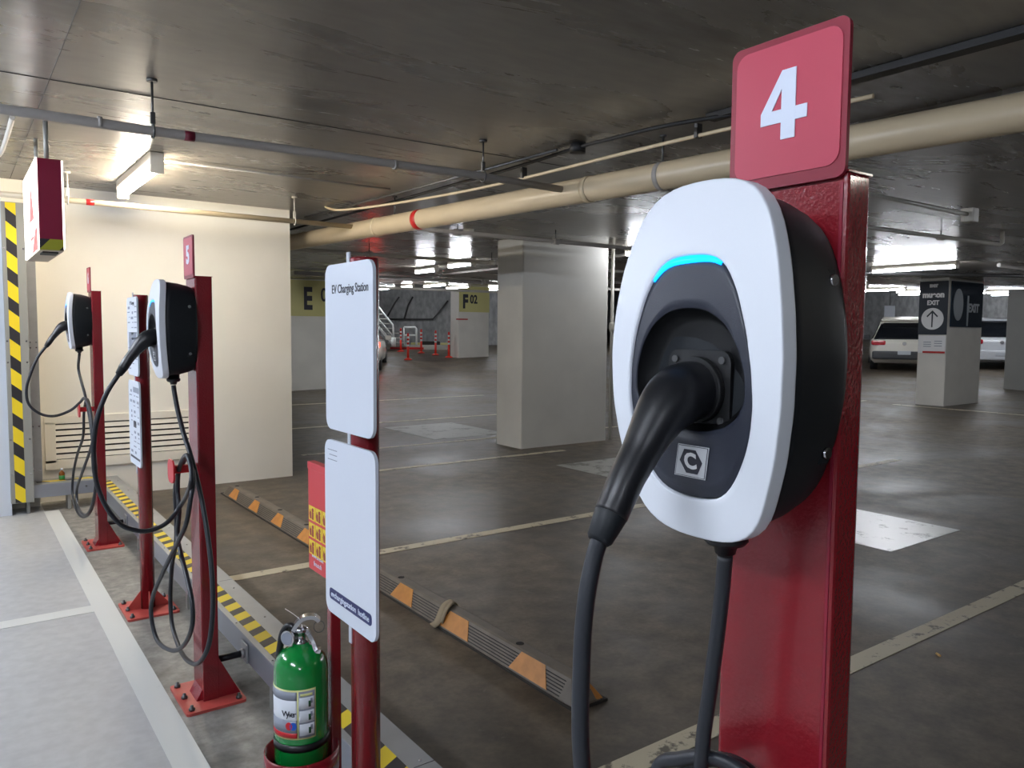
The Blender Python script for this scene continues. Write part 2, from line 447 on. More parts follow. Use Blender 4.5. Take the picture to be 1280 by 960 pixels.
mi = thing('mirror_poster', 'dark glossy poster with a drawn-in reflection of the exit sign on the column side', 'poster', (15.85, 6.86, 1.50))
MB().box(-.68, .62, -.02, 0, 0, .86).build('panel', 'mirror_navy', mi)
c = MB(); c.prism([(-.42+.19*math.cos(t*PI/16), .42+.30*math.sin(t*PI/16)) for t in range(32)], 'y', -.03, -.021); c.build('disc', 'mirror_pale', mi)  # reflection of the exit sign drawn in as pale shapes
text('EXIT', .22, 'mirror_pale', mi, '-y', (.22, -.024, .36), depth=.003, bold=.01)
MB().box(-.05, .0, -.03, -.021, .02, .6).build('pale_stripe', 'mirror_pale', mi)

# ------------------------------------------------------------------ ceiling lamps
lamp_body_me = None
def lamp(x, y, tube, label, L=1.2, rz=0, drop=.09, group=None, body=True):
    z = CZ + rise(x, y)
    t = thing('batten_lamp', label, 'ceiling lamp', (x, y, z), rz, group)
    if body:
        b = MB(); b.prism([(-.040, 0), (.040, 0), (.038, -.04), (.025, -.06), (-.025, -.06), (-.038, -.04)], 'y', -L/2-.03, L/2+.03); b.build('housing', 'lamp_body', t)
        for s in (-1, 1): MB().box(-.04, .04, s*(L/2+.03)-.012, s*(L/2+.03)+.012, -drop-.022, -.002, .006).build('end_cap', 'lamp_body', t)
    MB().tube([(0, -L/2, -drop), (0, L/2, -drop)], .015, 8).build('tube', tube, t)
    return t
lamp(1.05, 5.72, 'tube_warm', 'warm glowing batten lamp on the ceiling above the cream wall', 1.1, drop=.105)
lamp(-1.6, 3.4, 'tube_cool', 'cool batten lamp above the grey charging bay', 1.2)
lamp(-1.6, .4, 'tube_cool', 'cool batten lamp above the bay beside the camera', 1.2)
lamp(-1.6, -2.8, 'tube_cool', 'cool batten lamp above the bay behind the camera', 1.2)
FAR = [(6.45, 11.3, 'bright batten lamp left of the two nearest hanging lamps past the sign post'),
       (6.25, 9.9, 'bright batten lamp right of the two nearest lamps past the sign post'),
       (9.5, 16.2, 'long batten lamp centred in the far aisle above the red delineators'),
       (10.3, 19.1, 'thin distant batten lamp above the stair railing'),
       (11.1, 15.9, 'batten lamp just left of the big central column'),
       (6.95, 6.75, 'batten lamp half hidden behind the nearest wall charger'),
       (20.0, 10.8, 'batten lamp above the white hatchback between post and exit column'),
       (23.7, 11.8, 'small batten lamp over the roof of the white hatchback'),
       (24.6, 9.6, 'distant batten lamp right of the exit column'),
       (13.2, 26.0, 'farthest batten lamp over the stairs'),
       (20.5, 14.6, 'distant batten lamp left of the exit column')]
for k, (x, y, l) in enumerate(FAR): lamp(x, y, 'tube_far', l, (.6, .6, 1.0, .6, .6, .6, 1.2, 1.0, 1.0, 1.2, 1.0)[k])
for x, y, l in ((6.4, 14.1, 'added hidden fill lamp in front of the column marked E 03'), (30, 13, 'far right batten lamp over the cars'), (27, 20, 'batten lamp deep in the right hand hall'),  # first lamp is added out of sight to brighten the E 03 column
                (35, 8.5, 'batten lamp at the right hand end wall'), (36, 14, 'batten lamp at the middle of the end wall'), (22, 7.2, 'batten lamp between exit column and far column'), (20, 22, 'batten lamp beside the ramp wall'), (36, 18, 'batten lamp by the farthest corner'), (16, 9.6, 'batten lamp over the lane left of the exit column'), (16.8, 24.5, 'batten lamp near the ramp wall right of the stairs'), (11.0, 24.0, 'batten lamp over the foot of the stairs'), (12.2, 19.5, 'batten lamp in front of the column marked F 02'), (17.5, 3.2, 'batten lamp over the bay right of the exit column')):
    lamp(x, y, 'tube_far', l)
lamp(11.8, 5.9, 'tube_far', 'long bright batten lamp in front of the exit column', 1.2)
lamp(-1.4, 5.1, 'tube_cool', 'cool batten lamp above the bay near the pale wall', 1.2)
lamp(4.6, -2.0, 'tube_neutral', 'added unseen neutral fill lamp over the lane behind the camera at right')  # added out of view to brighten the dark floor at right
lamp(10.0, 1.2, 'tube_far', 'added unseen fill lamp over the right hand lane outside the picture')  # another unseen lamp added to lift the right hand floor
lamp(13.3, 12.5, 'tube_far', 'batten lamp over the lane between the columns', 1.2)
lamp(28.0, 5.0, 'tube_far', 'batten lamp near the far right column', 1.2)

# ------------------------------------------------------------------ pipes
def hanger(x, y, z, label, m='steel_dark', r=.03, w=.02, group='pipe hangers on the ceiling'):
    t = thing('pipe_hanger', label, 'pipe hanger', (x, y, CZ), 0)
    MB().cyl((0, 0, 0), (0, 0, -.012), .022, 12).build('anchor', m, t)
    MB().cyl((0, 0, -.01), (0, 0, z-CZ+r), .005, 8).build('rod', m, t)
    b = MB(); pts = [(0, math.sin(a)*r, z-CZ+math.cos(a)*r) for a in [k*2*PI/20 for k in range(21)]]
    b.tube(pts, .004, 6, False); b.box(-w/2, w/2, -.008, .008, z-CZ+r, z-CZ+r+.05, .002); b.build('clamp', m, t)
    return t
sp = thing('sprinkler_pipe', 'grey painted pipe crossing the ceiling from upper left to the beige pipe', 'pipe', (0, 3.66, 2.20))
MB().tube([(-5.9, 0, -.01), (.7, 0, 0), (2.4, 0, .02), (3.10, 0, .012)], .021, 16).build('tube', 'pipe_grey', sp)
MB().cyl((.862, 0, .002), (.905, 0, .002), .0222, 16).build('maroon_band', 'band_maroon', sp)
for x in (.53, 1.9): MB().cyl((x-.008, 0, .004 if x < 1 else .012), (x+.008, 0, .004 if x < 1 else .012), .0245, 16).build('coupling', 'pipe_grey', sp)
hanger(.735, 3.66, 2.20, 'dark threaded hanger holding the grey pipe at left')
hanger(2.455, 3.66, 2.22, 'dark threaded hanger where pipe and conduits cross')
wp = thing('wall_pipe', 'cream pipe running along the top of the cream wall', 'pipe', (0, 6.15, 2.225))
MB().tube([(.1, 0, 0), (2.87, 0, 0)], .02, 16).build('tube', 'pipe_beige', wp)
MB().cyl((.79, 0, 0), (.84, 0, 0), .0215, 16).build('red_band', 'band_red', wp)
for i, x in enumerate((.68, 2.285)):
    hanger(x, 6.15, 2.225, ('pale hanger of the cream pipe near the light box', 'pale hanger of the cream pipe at the wall corner')[i], 'pipe_light', .028)
# big beige drain pipe, laid at a slight angle to the parking rows
A = Vector((3.616, -1.6, 2.20)); B = Vector((2.62, 8.5, 2.20)); D = (B-A).normalized()
bp = thing('drain_pipe', 'thick beige drain pipe hung diagonally below the ceiling', 'pipe', A)
MB().tube([(0, 0, 0), B-A], .075, 28).build('tube', 'pipe_beige', bp)
def along(y): return D*((y+1.6)/D.y)
for y in (3.5, 5.85, 7.6): MB().cyl(along(y-.02), along(y+.02), .0785, 28).build('coupling', 'pipe_beige', bp)
MB().cyl(along(5.22), along(5.28), .0765, 28).build('red_band', 'band_red', bp)
MB().cyl(along(2.95), along(2.98), .0775, 28).build('clamp_ring', 'pipe_grey', bp)
for y, l in ((2.965, 'dark rod hanger of the beige drain pipe right of the crossing'), (5.6, 'dark rod hanger of the beige drain pipe near the red band')):
    q = A + along(y); t = thing('pipe_hanger', l, 'pipe hanger', (q.x, q.y, CZ)); MB().cyl((0, 0, 0), (0, 0, -.145), .006, 8).build('rod', 'steel_dark', t)
    MB().cyl((0, 0, 0), (0, 0, -.01), .02, 10).build('anchor', 'steel_dark', t)
# conduits along the drain pipe
tr = thing('cable_trunking', 'black cable trunking along the dark ceiling behind the number 4 sign', 'cable tray', (3.05, 0, 2.40))
MB().box(-.035, .035, -3, 2.55, -.012, .018, .004).build('channel', 'trunk_black', tr)
cb = thing('ceiling_cable', 'loose black cable sagging along the ceiling to a junction box', 'cable', (0, 0, 0))
MB().tube(spline([(3.05, 2.4, 2.39), (2.93, 2.75, 2.385), (2.90, 3.1, 2.385), (2.93, 3.4, 2.40), (2.95, 4.2, 2.395), (2.93, 6.2, 2.39), (2.9, 8, 2.39)]), .011, 8).build('cord', 'trunk_black', cb)
MB().cyl((2.93, 3.4, 2.37), (2.93, 3.4, 2.42), .045, 16).build('junction_box', 'trunk_black', cb)
cd = thing('conduit', 'thin pale steel conduit beside the beige drain pipe', 'conduit', (0, 0, 0))
MB().tube(spline([(3.2, 1.8, 2.36), (3.12, 3.0, 2.36), (3.05, 4.4, 2.35), (2.9, 5.4, 2.35), (2.75, 6.2, 2.37), (2.68, 6.4, 2.40), (2.67, 6.45, 2.425)]), .010, 10).build('tube', 'pipe_beige', cd)
for y, x in ((2.7, 3.14), (4.1, 3.07)): MB().box(x-.02, x+.02, y-.01, y+.01, 2.35, 2.42).build('saddle', 'steel_dark', cd)
cd2 = thing('conduit', 'dark straight conduit left of the loose ceiling cable', 'conduit', (0, 0, 0))
MB().tube([(2.86, 3.5, 2.395), (2.8, 5.3, 2.395), (2.7, 7.0, 2.395)], .009, 8).build('tube', 'steel_dark', cd2)
cd3 = thing('conduit', 'thin conduit from the warm batten lamp to the drain pipe', 'conduit', (0, 5.28, 2.405))
MB().tube([(1.12, 0, 0), (2.7, 0, 0)], .008, 8).build('tube', 'pipe_grey', cd3)
cd4 = thing('conduit', 'curved pale conduit on the ceiling beside the light box', 'conduit', (0, 0, 0))
MB().tube(spline([(-.4, 5.7, 2.36), (.1, 5.7, 2.36), (.22, 5.7, 2.37), (.27, 5.6, 2.38), (.28, 5.2, 2.385), (.28, 4.6, 2.385)]), .012, 10).build('tube', 'pipe_light', cd4)
def far_pipe(p, r, m, label, fit=()):
    t = thing('ceiling_pipe', label, 'pipe', p[0]); o = Vector(p[0])
    MB().tube([Vector(q)-o for q in p], r, 10).build('tube', m, t)
    for f in fit:
        MB().cyl(Vector(f)-o-Vector((.04, 0, 0)), Vector(f)-o+Vector((.04, 0, 0)), r*1.5, 10).build('coupling', m, t)
        MB().cyl(Vector(f)-o, Vector((f[0], f[1], CZ))-o, .006, 6).build('rod', 'steel_dark', t)
    return t
far_pipe([(3.2, 6.4, 2.30), (6.1, 6.35, 2.30), (10.5, 6.3, 2.30)], .022, 'pipe_grey', 'grey branch pipe running from the drain pipe past the big column', ((4.0, 6.4, 2.3), (5.2, 6.37, 2.3)))
far_pipe([(3.0, 8.8, 2.28), (10.9, 8.6, 2.28)], .024, 'pipe_light', 'pale pipe crossing behind the sign post top', ((4.2, 8.77, 2.28), (6.0, 8.72, 2.28)))
far_pipe([(4.6, 2.87, 2.30), (6.55, 2.85, 2.30)], .016, 'pipe_light', 'upper thin pipe ending in a box right of post 4', ())
MB().box(-.05+1.95, .05+1.95, -.07, .03, -.06, .05, .01).build('end_box', 'pipe_light', bpy.data.objects['ceiling_pipe.002'])
far_pipe([(4.6, 3.66, 2.28), (6.55, 3.66, 2.28), (8.74, 3.5, 2.28), (8.8, 3.5, 2.30), (8.8, 3.5, 2.42)], .02, 'pipe_light', 'lower thin pipe with an elbow up right of post 4', ((7.7, 3.6, 2.28),))
far_pipe([(7.2, 4.6, 2.36), (7.2, 12, 2.36)], .02, 'pipe_grey', 'dark pipe along the far ceiling', ())
far_pipe([(5.0, 13.5, 2.36), (15, 13.3, 2.36)], .035, 'pipe_grey', 'thick grey pipe across the far aisle', ((9.0, 13.4, 2.36),))
far_pipe([(4.0, 17.8, 2.40), (14, 17.6, 2.44)], .035, 'pipe_light', 'farthest pale pipe over the ramp lane', ())
far_pipe([(9.5, 8.0, 2.33), (16.5, 4.2, 2.33)], .03, 'steel_dark', 'dark slanting pipe in front of the exit column top', ())
far_pipe([(12.5, 5.0, 2.38), (20.5, 4.9, 2.38)], .03, 'pipe_grey', 'grey pipe above the right hand exit column', ((15, 5.0, 2.38), ))
dp = thing('down_pipe', 'thin white vertical pipe right of the big central column', 'pipe', (6.68, 7.05, 0))
MB().cyl((0, 0, 0), (0, 0, 2.42), .02, 12).build('tube', 'pipe_light', dp)
MB().lathe([(.028, 1.35), (.034, 1.38), (.034, 1.44), (.028, 1.47)], seg=12).build('coupling', 'pipe_light', dp)
sm = thing('smoke_detector', 'small white dome detector on the ceiling left of the big column', 'detector', (4.45, 6.9, CZ))
MB().lathe([(.055, 0), (.055, -.02), (.035, -.045), (.01, -.05)]).build('dome', 'column_white', sm)

# ------------------------------------------------------------------ posts
def base_plate(t, x0, x1, y0, y1, m='red_base'):
    b = MB(); b.prism(rrect(x0, x1, y0, y1, .012, 3), 'z', 0, .010); b.build('base_plate', m, t)
    for x, y in ((x0+.022, y0+.025), (x0+.022, (y0+y1)/2), (x0+.022, y1-.025), (x1-.022, y0+.025), (x1-.022, y1-.025)):
        MB().lathe([(.011, .01), (.011, .018), (.006, .019), (.006, .028), (.001, .029)], (x, y, 0), 6).build('bolt', 'steel_dark', t)
def charger_post(y0, h, label, num, dx, group='charging posts'):
    """post with its number plate; origin at its foot on the front face plane"""
    t = thing('charging_post', label, 'post', (.689, y0, 0))
    hw = .0665
    b = MB(); b.use('red_paint').box(0, dx, -hw, hw, .008, h, .004)
    b.use('red_peel')
    for f in b.bm.faces:
        if abs(f.normal.y) > .9 or (abs(f.calc_center_median().y) > hw-.0005 and f.calc_area() > .01): f.material_index = 1
    b.build('post_body', None, t)
    MB().box(-.0015, .001, -hw+.004, -hw+.007, .2, h-.01).build('fold_line', 'red_edge', t)
    MB().box(-.001, dx+.001, -hw-.001, hw+.001, h-.001, h+.001).build('top_cap', 'red_paint', t)
    for s in (-1, 1):
        g = MB(); g.prism([(dx-.001, .01), (dx+.075, .01), (dx-.001, .16)], 'y', s*hw-.003*s, s*hw-.009*s); g.build('gusset', 'red_paint', t)
    g = MB(); g.prism([(0.001, .01), (-.02, .01), (.001, .05)], 'y', -.05, .05); g.build('weld_skirt', 'red_paint', t)
    base_plate(t, -.072, .135, -.133, .133)
    # number plate
    p = MB(); p.prism(rrect(-hw, hw, h-.006, h+.143, .010, 4), 'x', -.006, -.001); pl = p.build('number_plate', 'red_edge', t)
    p = MB(); p.prism(rrect(-hw+.006, hw-.007, h+.006, h+.136, .014, 5), 'x', -.0072, -.0061); p.build('plate_face', 'red_sign', pl)
    zc = h+.074
    if num == '4':
        poly = [(.0275, -.0165), (.0275, -.004), (.0035, .0345), (-.0125, .0345), (-.0125, -.0035), (-.0255, -.0035), (-.0255, -.0165), (-.0125, -.0165), (-.0125, -.0335), (.0035, -.0335), (.0035, -.0165)]
        hole = [(.0035, -.0035), (.0035, .0165), (.0145, -.0035)]
        d = MB()
        segs = [[(.0275, -.0165), (.0275, -.004), (.0145, -.0035), (.0145, -.0165)],
                [(.0145, -.0165), (.0145, -.0035), (-.0255, -.0035), (-.0255, -.0165)],
                [(.0275, -.0045), (.0035, .0345), (.0035, .0165), (.0145, -.0035)],
                [(.0035, -.0335), (.0035, .0345), (-.0125, .0345), (-.0125, -.0335)]]
        for k, sgm in enumerate(segs): d.prism([(a, b2+zc) for a, b2 in sgm], 'x', -.0082-.00005*k, -.0073)
        d.build('numeral', 'white_letter', pl)
    else:
        text(num, .085, 'white_letter', pl, '-x', (-.0078, 0, zc), 'numeral', bold=.0035, sx=1.0)
    # cable hook
    hk = MB(); hk.box(-.074, .001, -.016, .016, .838, .866, .004)
    hk.prism(rrect(-.044, .044, .805, .888, .028, 5), 'x', -.080, -.074); h_ = hk.build('cable_hook', 'red_board', t)
    return t
Y4, Y5, Y6 = .4755, 2.878, 5.31
P4 = charger_post(Y4, 1.504, 'tall red charging post with the number 4 plate, nearest the camera', '4', .040)
P5 = charger_post(Y5, 1.531, 'red charging post with the number 5 plate, second in the row', '5', .056)
P6 = charger_post(Y6, 1.57, 'red charging post farthest down the row beside the cream wall', '6', .052)

# ------------------------------------------------------------------ wall charger
def prof(tbl, z):
    for (a, wa), (b, wb) in zip(tbl, tbl[1:]):
        if min(a, b) <= z <= max(a, b):
            return wa + (wb-wa)*(z-a)/(b-a)
    return 0
HW = [(.166, 0), (.1655, .020), (.163, .040), (.156, .057), (.143, .0715), (.122, .0815), (.085, .0930), (.04, .1005), (0, .1035), (-.045, .1018), (-.09, .0945), (-.12, .0852), (-.147, .0755), (-.162, .065), (-.172, .048), (-.1765, .026), (-.177, 0)]
PW = [(.0950, 0), (.0945, .016), (.0925, .028), (.087, .038), (.0785, .0445), (.058, .0560), (.0215, .0675), (-.01, .0730), (-.04, .0748), (-.065, .0718), (-.0842, .0665), (-.105, .057), (-.122, .046), (-.131, .035), (-.1355, .018), (-.1362, 0)]
RWID = [(.0455, 0), (.045, .012), (.042, .025), (.034, .0385), (.0252, .0480), (.0087, .0580), (-.0133, .0650), (-.036, .0660), (-.052, .0585), (-.063, .045), (-.069, .025), (-.070, 0)]
def outline(tbl, cz, n=96):
    """points at n angles round (0, cz)"""
    poly = [(w, z) for z, w in tbl] + [(-w, z) for z, w in reversed(tbl[1:-1])]
    out = []
    for k in range(n):
        a = PI/2 - 2*PI*k/n; d = (math.cos(a), math.sin(a)); best = None
        for (p, q) in zip(poly, poly[1:]+poly[:1]):
            ex, ez = q[0]-p[0], q[1]-p[1]; den = d[0]*ez - d[1]*ex
            if abs(den) < 1e-12: continue
            t = ((p[0])*ez - (p[1]-cz)*ex)/den; s = ((p[0])*d[1] - (p[1]-cz)*d[0])/den
            if t > 0 and -1e-6 <= s <= 1+1e-6: best = t if best is None else min(best, t)
        out.append((best*d[0], cz+best*d[1]))
    # smooth
    for _ in range(2):
        out = [((out[i-1][0]+2*out[i][0]+out[(i+1) % n][0])/4, (out[i-1][1]+2*out[i][1]+out[(i+1) % n][1])/4) for i in range(n)]
    return out
CC = -.02
OUT = outline(HW, CC); PAN = outline(PW, CC); REC = outline(RWID, CC)
def fx(y, z): return -.136 + .021*(z/.165)**2 + .006*(y/.1)**2
def scl(o, s, cz=CC): return [(y*s, cz+(z-cz)*s) for y, z in o]
def mix(a, b, t): return [(p[0]+(q[0]-p[0])*t, p[1]+(q[1]-p[1])*t) for p, q in zip(a, b)]
def surf(o, dx): return [Vector((fx(y, z)+dx, y, z)) for y, z in o]
def flat(o, x): return [Vector((x, y, z)) for y, z in o]
def make_charger(loc, label):
    t = thing('wall_charger', label, 'EV charger', loc)
    b = MB()       # white front cover
    rings = [surf(scl(OUT, .955), .021), surf(scl(OUT, .995), .0205), surf(OUT, .0185), surf(OUT, .0170), surf(OUT, .0036), surf(OUT, .0022), surf(scl(OUT, .9975), .0006), surf(scl(OUT, .993), .0001)]
    for s in (.985, ): rings.append(surf(scl(OUT, s), 0))
    for k in range(1, 8): rings.append(surf(mix(scl(OUT, .985), scl(PAN, 1.02), k/8), 0))
    rings += [surf(scl(PAN, 1.02), 0), surf(scl(PAN, 1.004), .0012), surf(scl(PAN, 1.0), .008)]
    b.skin(rings, True, False, False); b.build('front_cover', 'white_cover', t)
    b = MB()       # dark rear housing
    H = scl(OUT, .955, 0)
    def bk(o, f): return [Vector(((fx(y, z)+.016)*(1-f) + (-.003)*f, y, z)) for y, z in o]
    rings = [bk(scl(OUT, .90, 0), 0), bk(H, 0), bk(scl(OUT, .950, 0), .2), bk(scl(OUT, .930, 0), .5), bk(scl(OUT, .890, 0), .8), bk(scl(OUT, .862, 0), .93), bk(scl(OUT, .84, 0), 1)]
    b.skin(rings); b.build('rear_housing', 'black_body', t)
    b = MB()       # inner panel
    rings = [surf(scl(PAN, .995), .0085), surf(scl(PAN, .99), .0025)]
    for k in range(1, 5): rings.append(surf(mix(scl(PAN, .99), scl(REC, 1.01), k/5), .0025))
    rings += [surf(scl(REC, 1.01), .0025), surf(REC, .004)]
    b.skin(rings, True, False, False); b.build('inner_panel', 'panel_dark', t)
    b = MB()       # recess bowl
    rings = [surf(REC, .0035), flat(scl(REC, .97), -.122), flat(scl(REC, .86), -.112), flat(scl(REC, .80), -.109), flat(scl(REC, .4), -.108)]
    b.skin(rings, True, False, True); b.build('socket_recess', 'recess_black', t)
    n = len(PAN)   # LED arc along the top of the panel
    idx = [k % n for k in range(-5, 8)]
    b = MB(); rr = []
    for j, k in enumerate(idx):
        w = .0072*math.sin(PI*(j+.9)/(len(idx)+.8))**.5
        o = Vector(PAN[k]); c_ = Vector((0, CC)); i_ = o + (c_-o).normalized()*w
        def P(q, dx): return Vector((fx(q.x, q.y)+dx, q.x, q.y))
        rr.append([P(o, .001), P(i_, .0012), P(i_, .006), P(o, .006)])
    b.skin(rr); b.build('status_light', 'led_blue', t)
    # socket flange with screws and collar
    fl = MB(); fl.prism(rrect(-.038, .038, -.069, .006, .012, 4), 'x', -.114, -.107); f_ = fl.build('socket_flange', 'recess_black', t)
    MB().tube([(-.114, 0, -.032), (-.122, 0, -.032)], .032, 28).build('socket_collar', 'recess_black', f_)
    for y, z in ((.0285, -.003), (-.0285, -.003), (.0285, -.060), (-.0285, -.060)):
        MB().cyl((-.116, y, z), (-.113, y, z), .0036, 12).build('screw', 'steel_dark', f_)
    # sticker
    def sp_(y, z, dx): return Vector((fx(y, z)+dx, y, z))
    st = MB(); q = [(.0095, -.084), (-.0275, -.084), (-.020, -.116), (.018, -.116)]
    st.skin([[sp_(y, z, .002) for y, z in q], [sp_(y, z, .0014) for y, z in q]], smooth=False); s_ = st.build('sticker', 'sticker_silver', t)
    for nm, sc_, m_, dx in (('sticker_border', .95, 'ink', .0012), ('sticker_face', .915, 'sticker_silver', .0010)):
        cy, cz = -.005, -.100; q2 = [(cy+(y-cy)*sc_, cz+(z-cz)*sc_) for y, z in q]
        st = MB(); st.skin([[sp_(y, z, dx+.0003) for y, z in q2], [sp_(y, z, dx) for y, z in q2]], smooth=False); st.build(nm, m_, s_)
    hx = [(-.005+.0135*math.cos(PI/3*k), -.100+.0135*math.sin(PI/3*k)) for k in range(6)]
    st = MB(); st.skin([[sp_(y, z, .001) for y, z in hx], [sp_(y, z, .0006) for y, z in hx]], smooth=False); st.build('hexagon', 'ink', s_)
    c_ = text('C', .021, 'cone_white', s_, '-x', (0, -.005, -.100), depth=.0003, bold=.0008)
    for v in c_.data.vertices: v.co.x += fx(v.co.y, v.co.z)+.0001
    # body screws on the two flanks, cable gland
    for z in (.072, -.090):
        for s in (-1, 1):
            w = .90*prof(HW, z)
            MB().box(-.036, -.020, s*(w-.014), s*(w-.0035), z-.011, z+.011, .002).build('screw_lug', 'black_body', t)
            MB().cyl((-.028, s*(w-.004), z), (-.028, s*(w+.001), z), .0055, 12).build('screw', 'chrome', t)
    MB().lathe([(.020, -.135), (.020, -.178), (.0225, -.179), (.0225, -.186), (.019, -.190), (.012, -.192), (.0100, -.200)], (-.066, 0, 0), 24).build('cable_gland', 'black_plastic', t)
    return t
CX = .692
ch4 = make_charger((CX, .4895, 1.3275), 'white and black wall charger on post 4, filling the foreground')
ch5 = copy_tree(ch4); ch5.location = (CX, 2.880, 1.3525); ch5['label'] = 'white and black wall charger on post 5, seen from its dark side'
ch6 = copy_tree(ch4); ch6.location = (CX, 5.33, 1.395); ch6['label'] = 'smallest white and black wall charger, on the far post by the cream wall'

# charging cables: cord plus plug handle
def cable(name_label, Yc, Zc, cord_pts, r=.0080, extra=None):
    t = thing('charging_cable', name_label, 'charging cable', (.58, Yc, Zc))
    o = Vector((.58, Yc, Zc))
    path = [(.590, -.033), (.572, -.033), (.556, -.035), (.541, -.042), (.528, -.053), (.5150, -.0685), (.502, -.086), (.486, -.107), (.4735, -.1275), (.4665, -.1385)]
    rad = [.026, .0285, .029, .0280, .0246, .0208, .0178, .0164, .0157, .0154]
    P = spline([Vector((x, Yc, Zc+z))-o for x, z in path], 4)
    R_ = []
    for i in range(len(P)):
        f = i/(len(P)-1)*(len(rad)-1); k = min(int(f), len(rad)-2); R_.append(rad[k]+(rad[k+1]-rad[k])*(f-k))
    b = MB(); b.tube(P, R_, 28); pl = b.build('plug_handle', 'black_plastic', t)
    end = Vector(P[-1]); d = (P[-1]-P[-3]).normalized()
    MB().tube([end-d*.004, end+d*.001, end+d*.024, end+d*.027], [.0150, .0150, .0118, .0095], 24).build('strain_relief', 'black_body', pl)
    tip = end + o + d*.022
    b = MB(); b.tube(spline([tip] + [Vector(p) for p in cord_pts], 7), r, 12)
    c_ = b.build('cord', 'cable_rubber', None); 
    for v in c_.data.vertices: v.co -= o
    c_.parent = t
    return t
def px(lst): return [at(a, b, 'x', c) for a, b, c in lst]
def py(lst, Y): return [at(a, b, 'y', Y+d) for a, b, d in lst]
hz = .880
pts4 = [at(742, 700, 'y', .492), at(732, 755, 'y', .492), at(727, 830, 'y', .490), at(727, 950, 'y', .488),
        (.455, .487, .86), (.485, .488, .72), (.54, .50, .63), (.60, .52, .66), (.628, .590, .78), (.630, .577, .858), (.630, .545, .884), (.630, .504, .905), (.630, .462, .908), (.634, .425, .875), (.638, .405, .78),
        (.642, .385, .66), (.645, .41, .56), (.648, .475, .52), (.650, .54, .56), (.650, .565, .68), (.652, .575, .80), (.652, .560, .855), (.652, .520, .888), (.652, .475, .898), (.652, .43, .870), (.652, .40, .74),
        (.650, .42, .62), (.640, .475, .60), (.628, .53, .66), (.622, .515, .80)] 
pts4 += [at(878, 936, 'x', .622), at(882, 900, 'x', .622), at(889, 850, 'x', .624), at(897, 790, 'x', .625), at(903, 735, 'x', .626), (.626, .4895, 1.125)]
cable('charging cable plugged into the nearest charger, hanging in front of post 4', .4895, 1.3275, pts4, .0078)
X1, X2, X3 = .640, .655, .625
pts5 = py([(133, 492, 0), (121, 525, 0), (117, 560, 0), (120, 600, 0), (132, 632, 0), (150, 655, 0), (170, 663, 0), (188, 663, 0), (209, 653, 0), (227, 630, 0)], 2.88) + px([(238, 607, .62), (239, 586, .63), (233, 569, .632),
           (224, 586, .634), (222, 610, .64), (224, 640, .64), (222, 668, .64), (226, 692, .63), (233, 719, .625), (240, 752, .62), (240, 783, .62), (230, 806, .62), (215, 813, .62), (197, 801, .61), (189, 770, .60), (191, 746, .60), (202, 719, .60), (218, 686, .605), (232, 656, .61), (238, 625, .62), (242, 598, .64), (236, 571, .65),
           (225, 586, .652), (219, 610, .65), (220, 641, .655), (220, 677, .66), (215, 707, .66), (213, 746, .66), (215, 780, .66), (223, 807, .655), (232, 823, .65), (244, 830, .645), (254, 822, .645), (262, 801, .655), (266, 761, .665), (265, 719, .668), (260.6, 677, .668), (254, 635, .664), (246, 598, .655), (238, 568, .645), (229, 540, .64), (222, 512, .632), (218, 490, .628)]) + [(.626, 2.880, 1.150)]
cable('charging cable of post 5 looped over its red hook', 2.880, 1.3525, pts5)
pts6 = py([(47, 447, 0), (38, 468, 0), (33, 487, 0), (36, 505, 0), (50, 517, 0), (68, 520, 0), (88, 513, 0)], 5.33) + px([(100, 503, .615), (106, 498, .63), (113, 515, .64), (116, 545, .64), (113, 562, .63), (103, 590, .62), (96, 612, .62), (98, 634, .62), (106, 644, .62), (115, 632, .63), (120, 600, .64), (118, 560, .645), (114, 520, .65), (109, 499, .655),
           (105, 515, .655), (104, 545, .655), (97, 567, .65), (92, 590, .645), (90.5, 615, .64), (95, 636, .64), (103, 646, .645), (113, 640, .655), (119, 615, .66), (118, 580, .66), (113, 530, .66), (107, 497, .65), (102, 478, .64), (98, 460, .632)]) + [(.626, 5.33, 1.19)]
cable('charging cable of the farthest post hanging in loops by the cream wall', 5.33, 1.395, pts6)

# ------------------------------------------------------------------ sign posts
def sign_post(Y, label, busy):
    t = thing('sign_post', label, 'sign post', (.722, Y, 0))
    MB().lathe([(.032, .008), (.032, 1.500), (.030, 1.504)], seg=32).build('pole', 'red_paint', t)
    for a in range(4):
        g = MB(); g.prism([(.028, .01), (.10, .01), (.028, .10)], 'y', -.003, .003)
        g.xf(0, Matrix.Rotation(a*PI/2+PI/4*0, 4, 'Z')); g.build('gusset', 'red_base', t)
    base_plate(t, -.11, .115, -.135, .135)
    MB().box(-.0335, -.029, .001, .015, .66, 1.515, .001).build('mounting_bar', 'sign_grey', t)
    plates = []
    for nm, y0, y1, z0, z1 in (('upper_plate', -.108, .134, 1.128, 1.492), ('lower_plate', -.116, .144, .705, 1.103)):
        b = MB(); b.prism(rrect(y0, y1, z0, z1, .026, 6), 'x', -.052, -.045); o = b.build(nm, 'sign_white', t, (.0115, -.020, 0)); plates.append(o)
    return t, plates
s1, (u1, l1) = sign_post(1.535, 'sign post with two blank-looking white plates reading EV Charging Station', False)
text('EV Charging Station', .0265, 'ink', u1, '-x', (-.0523, .004, 1.437), sx=.86, depth=.0004, bold=.0003)
for k, (w) in enumerate((.05, .042, .05)):
    MB().box(-.0528, -.0521, .075, .075+w, 1.080-k*.011, 1.0815-k*.011).build('print_line', 'ink_grey', l1)
b = MB(); b.prism(rrect(-.096, .12, .738, .763, .008, 4), 'x', -.0532, -.0521); lb = b.build('footer_band', 'navy', l1)
